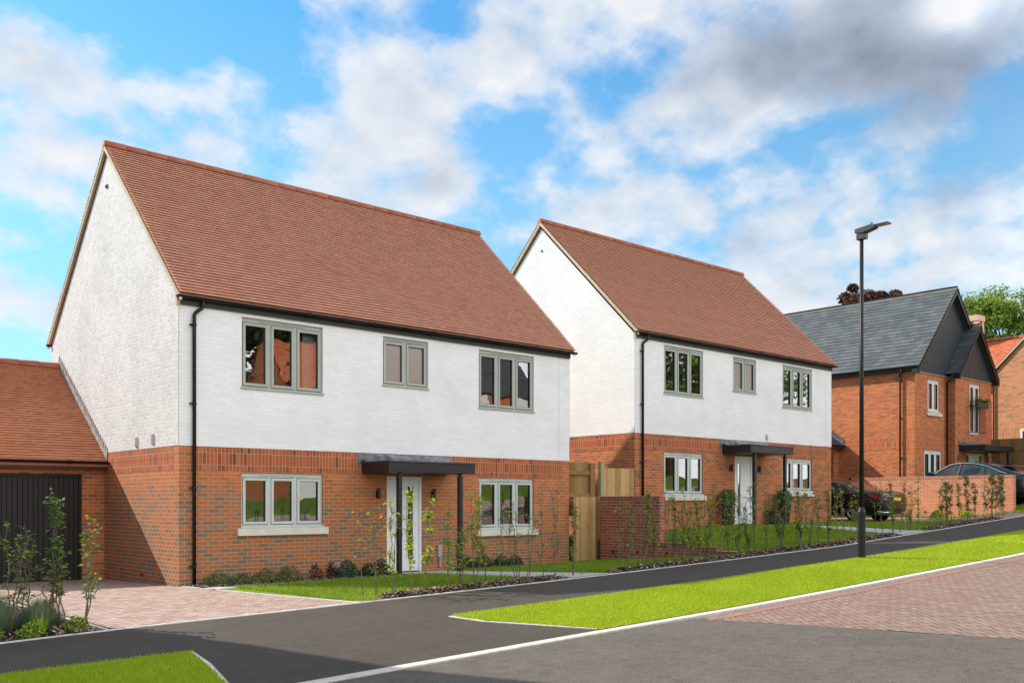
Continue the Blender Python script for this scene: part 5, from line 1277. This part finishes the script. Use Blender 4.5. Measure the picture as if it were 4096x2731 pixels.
den = N.math('ADD', zc, .5); px_ = N.math('DIVIDE', sp.outputs[0], den); py_ = N.math('DIVIDE', sp.outputs[1], den)
cb = N.n('ShaderNodeCombineXYZ'); N.l(px_, cb.inputs[0]); N.l(py_, cb.inputs[1]); cb.inputs[2].default_value = 3.1
n1 = N.noise(cb.outputs[0], 8.5, 9, .54); n2 = N.noise(cb.outputs[0], 2.2, 3, .5)
dens = N.math('ADD', N.math('MULTIPLY', n1, .95), N.math('MULTIPLY', n2, .16))
def direction(x, y):   # overview pixel (2352 wide) -> direction
    X = (x*1.7415-2048)/3895.3; z = (2009.5-y*1.7415)/3895.3
    v = np.array([X*.7434+.6688, -X*.6688+.7434, z]); return v/np.linalg.norm(v)
def blob(x, y, sig, amp, sy=1.6):
    d = direction(x, y); sb = N.n('ShaderNodeVectorMath', operation='SUBTRACT'); N.l(gen, sb.inputs[0]); sb.inputs[1].default_value = tuple(d)
    ml = N.n('ShaderNodeVectorMath', operation='MULTIPLY'); N.l(sb.outputs[0], ml.inputs[0]); ml.inputs[1].default_value = (1/sig, 1/sig, sy/sig)
    dt = N.n('ShaderNodeVectorMath', operation='DOT_PRODUCT'); N.l(ml.outputs[0], dt.inputs[0]); N.l(ml.outputs[0], dt.inputs[1])
    return N.math('MULTIPLY', N.math('POWER', 2.718, N.math('MULTIPLY', dt.outputs['Value'], -1.0)), amp)
for b in [(520, 40, .085, -.30), (880, 60, .05, -.12), (60, 250, .05, -.12), (240, 20, .06, -.12), (1250, 340, .06, -.10), (2250, 300, .07, -.16), (1950, 350, .05, -.10), (60, 600, .05, -.06), (1550, 600, .05, -.10), (1400, 330, .05, -.08),
          (100, 140, .05, .13), (330, 220, .06, .10), (440, 250, .05, .08), (900, 260, .05, .12), (1100, 120, .09, .08), (800, 370, .06, .10), (1290, 450, .03, .12), (1600, 160, .10, .12), (2020, 90, .13, .26), (1600, 470, .05, .08), (1870, 440, .045, .12), (2150, 560, .09, .10), (1000, 400, .06, .08), (1900, 660, .08, .08)]:
    dens = N.math('ADD', dens, blob(*b))
mask = N.ramp(dens, [(.485, (0, 0, 0)), (.555, (.32, .32, .32)), (.61, (.72, .72, .72)), (.71, (1, 1, 1))])
# thin haze near the horizon
hz = N.ramp(zc, [(0, (1, 1, 1)), (.12, (.8, .8, .8)), (.25, (.45, .45, .45)), (.44, (0, 0, 0))])
skyc = N.n('ShaderNodeVectorMath', operation='MULTIPLY'); N.l(sky.outputs[0], skyc.inputs[0]); skyc.inputs[1].default_value = (.062, .132, .154)
blue = N.mix(N.math('MULTIPLY', hz, .75), skyc.outputs[0], (.38, .55, .63))
# cloud shading: thicker parts greyer, edges white
cs = N.n('ShaderNodeVectorMath', operation='ADD'); N.l(cb.outputs[0], cs.inputs[0]); cs.inputs[1].default_value = (.015, .03, 0)
n3 = N.noise(cs.outputs[0], 8.5, 9, .54)
thick = N.math('ADD', N.math('MULTIPLY', N.math('SUBTRACT', dens, .60), 1.6), N.math('ADD', N.math('MULTIPLY', N.math('SUBTRACT', n3, n1), 2.2), .2))
dark = N.math('ADD', blob(2030, 130, .11, .62), blob(1650, 170, .08, .16)); dark = N.math('ADD', dark, blob(2330, 190, .09, .3)); dark = N.math('ADD', dark, blob(2180, 25, .035, -.9)); dark = N.math('ADD', dark, blob(1780, 290, .035, -.3))
dark = N.math('ADD', dark, blob(1690, 560, .03, .3)); dark = N.math('ADD', dark, blob(1000, 420, .04, .12)); dark = N.math('ADD', dark, blob(2200, 420, .04, .4))
shade = N.math('ADD', N.math('MULTIPLY', thick, .55), dark)
ccol = N.ramp(shade, [(.0, (.645, .66, .695)), (.25, (.515, .56, .63)), (.55, (.34, .39, .48)), (1.0, (.17, .20, .27))])
# unseen cloud behind the viewer is thickened and brightened to fill the shaded fronts
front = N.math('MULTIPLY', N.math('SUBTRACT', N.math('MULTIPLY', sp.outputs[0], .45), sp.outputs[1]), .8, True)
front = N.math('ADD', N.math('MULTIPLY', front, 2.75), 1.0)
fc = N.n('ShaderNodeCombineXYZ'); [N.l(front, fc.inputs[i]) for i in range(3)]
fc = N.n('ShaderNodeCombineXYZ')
for i, kk in enumerate((1.0, .955, .90)):     # the added fill is tinted warm so shaded white walls stay neutral
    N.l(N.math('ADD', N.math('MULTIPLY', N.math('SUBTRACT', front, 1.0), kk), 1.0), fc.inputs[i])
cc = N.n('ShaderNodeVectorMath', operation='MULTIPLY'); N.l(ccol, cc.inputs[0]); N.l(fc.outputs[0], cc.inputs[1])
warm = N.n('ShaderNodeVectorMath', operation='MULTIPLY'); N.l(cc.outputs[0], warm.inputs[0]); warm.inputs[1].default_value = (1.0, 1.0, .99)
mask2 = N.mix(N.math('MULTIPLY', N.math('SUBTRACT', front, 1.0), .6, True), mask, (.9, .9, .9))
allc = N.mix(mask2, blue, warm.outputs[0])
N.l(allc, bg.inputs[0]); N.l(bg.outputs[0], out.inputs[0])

sc.view_settings.view_transform = 'Standard'; sc.view_settings.look = 'None'; sc.view_settings.exposure = 0.48; sc.view_settings.gamma = 1
sc.render.resolution_x = 1024; sc.render.resolution_y = 682
cy = sc.cycles; cy.max_bounces = 6; cy.diffuse_bounces = 3; cy.glossy_bounces = 3; cy.transmission_bounces = 4; cy.transparent_max_bounces = 8
cy.use_denoising = True; cy.caustics_reflective = False; cy.caustics_refractive = False; cy.sample_clamp_indirect = 6
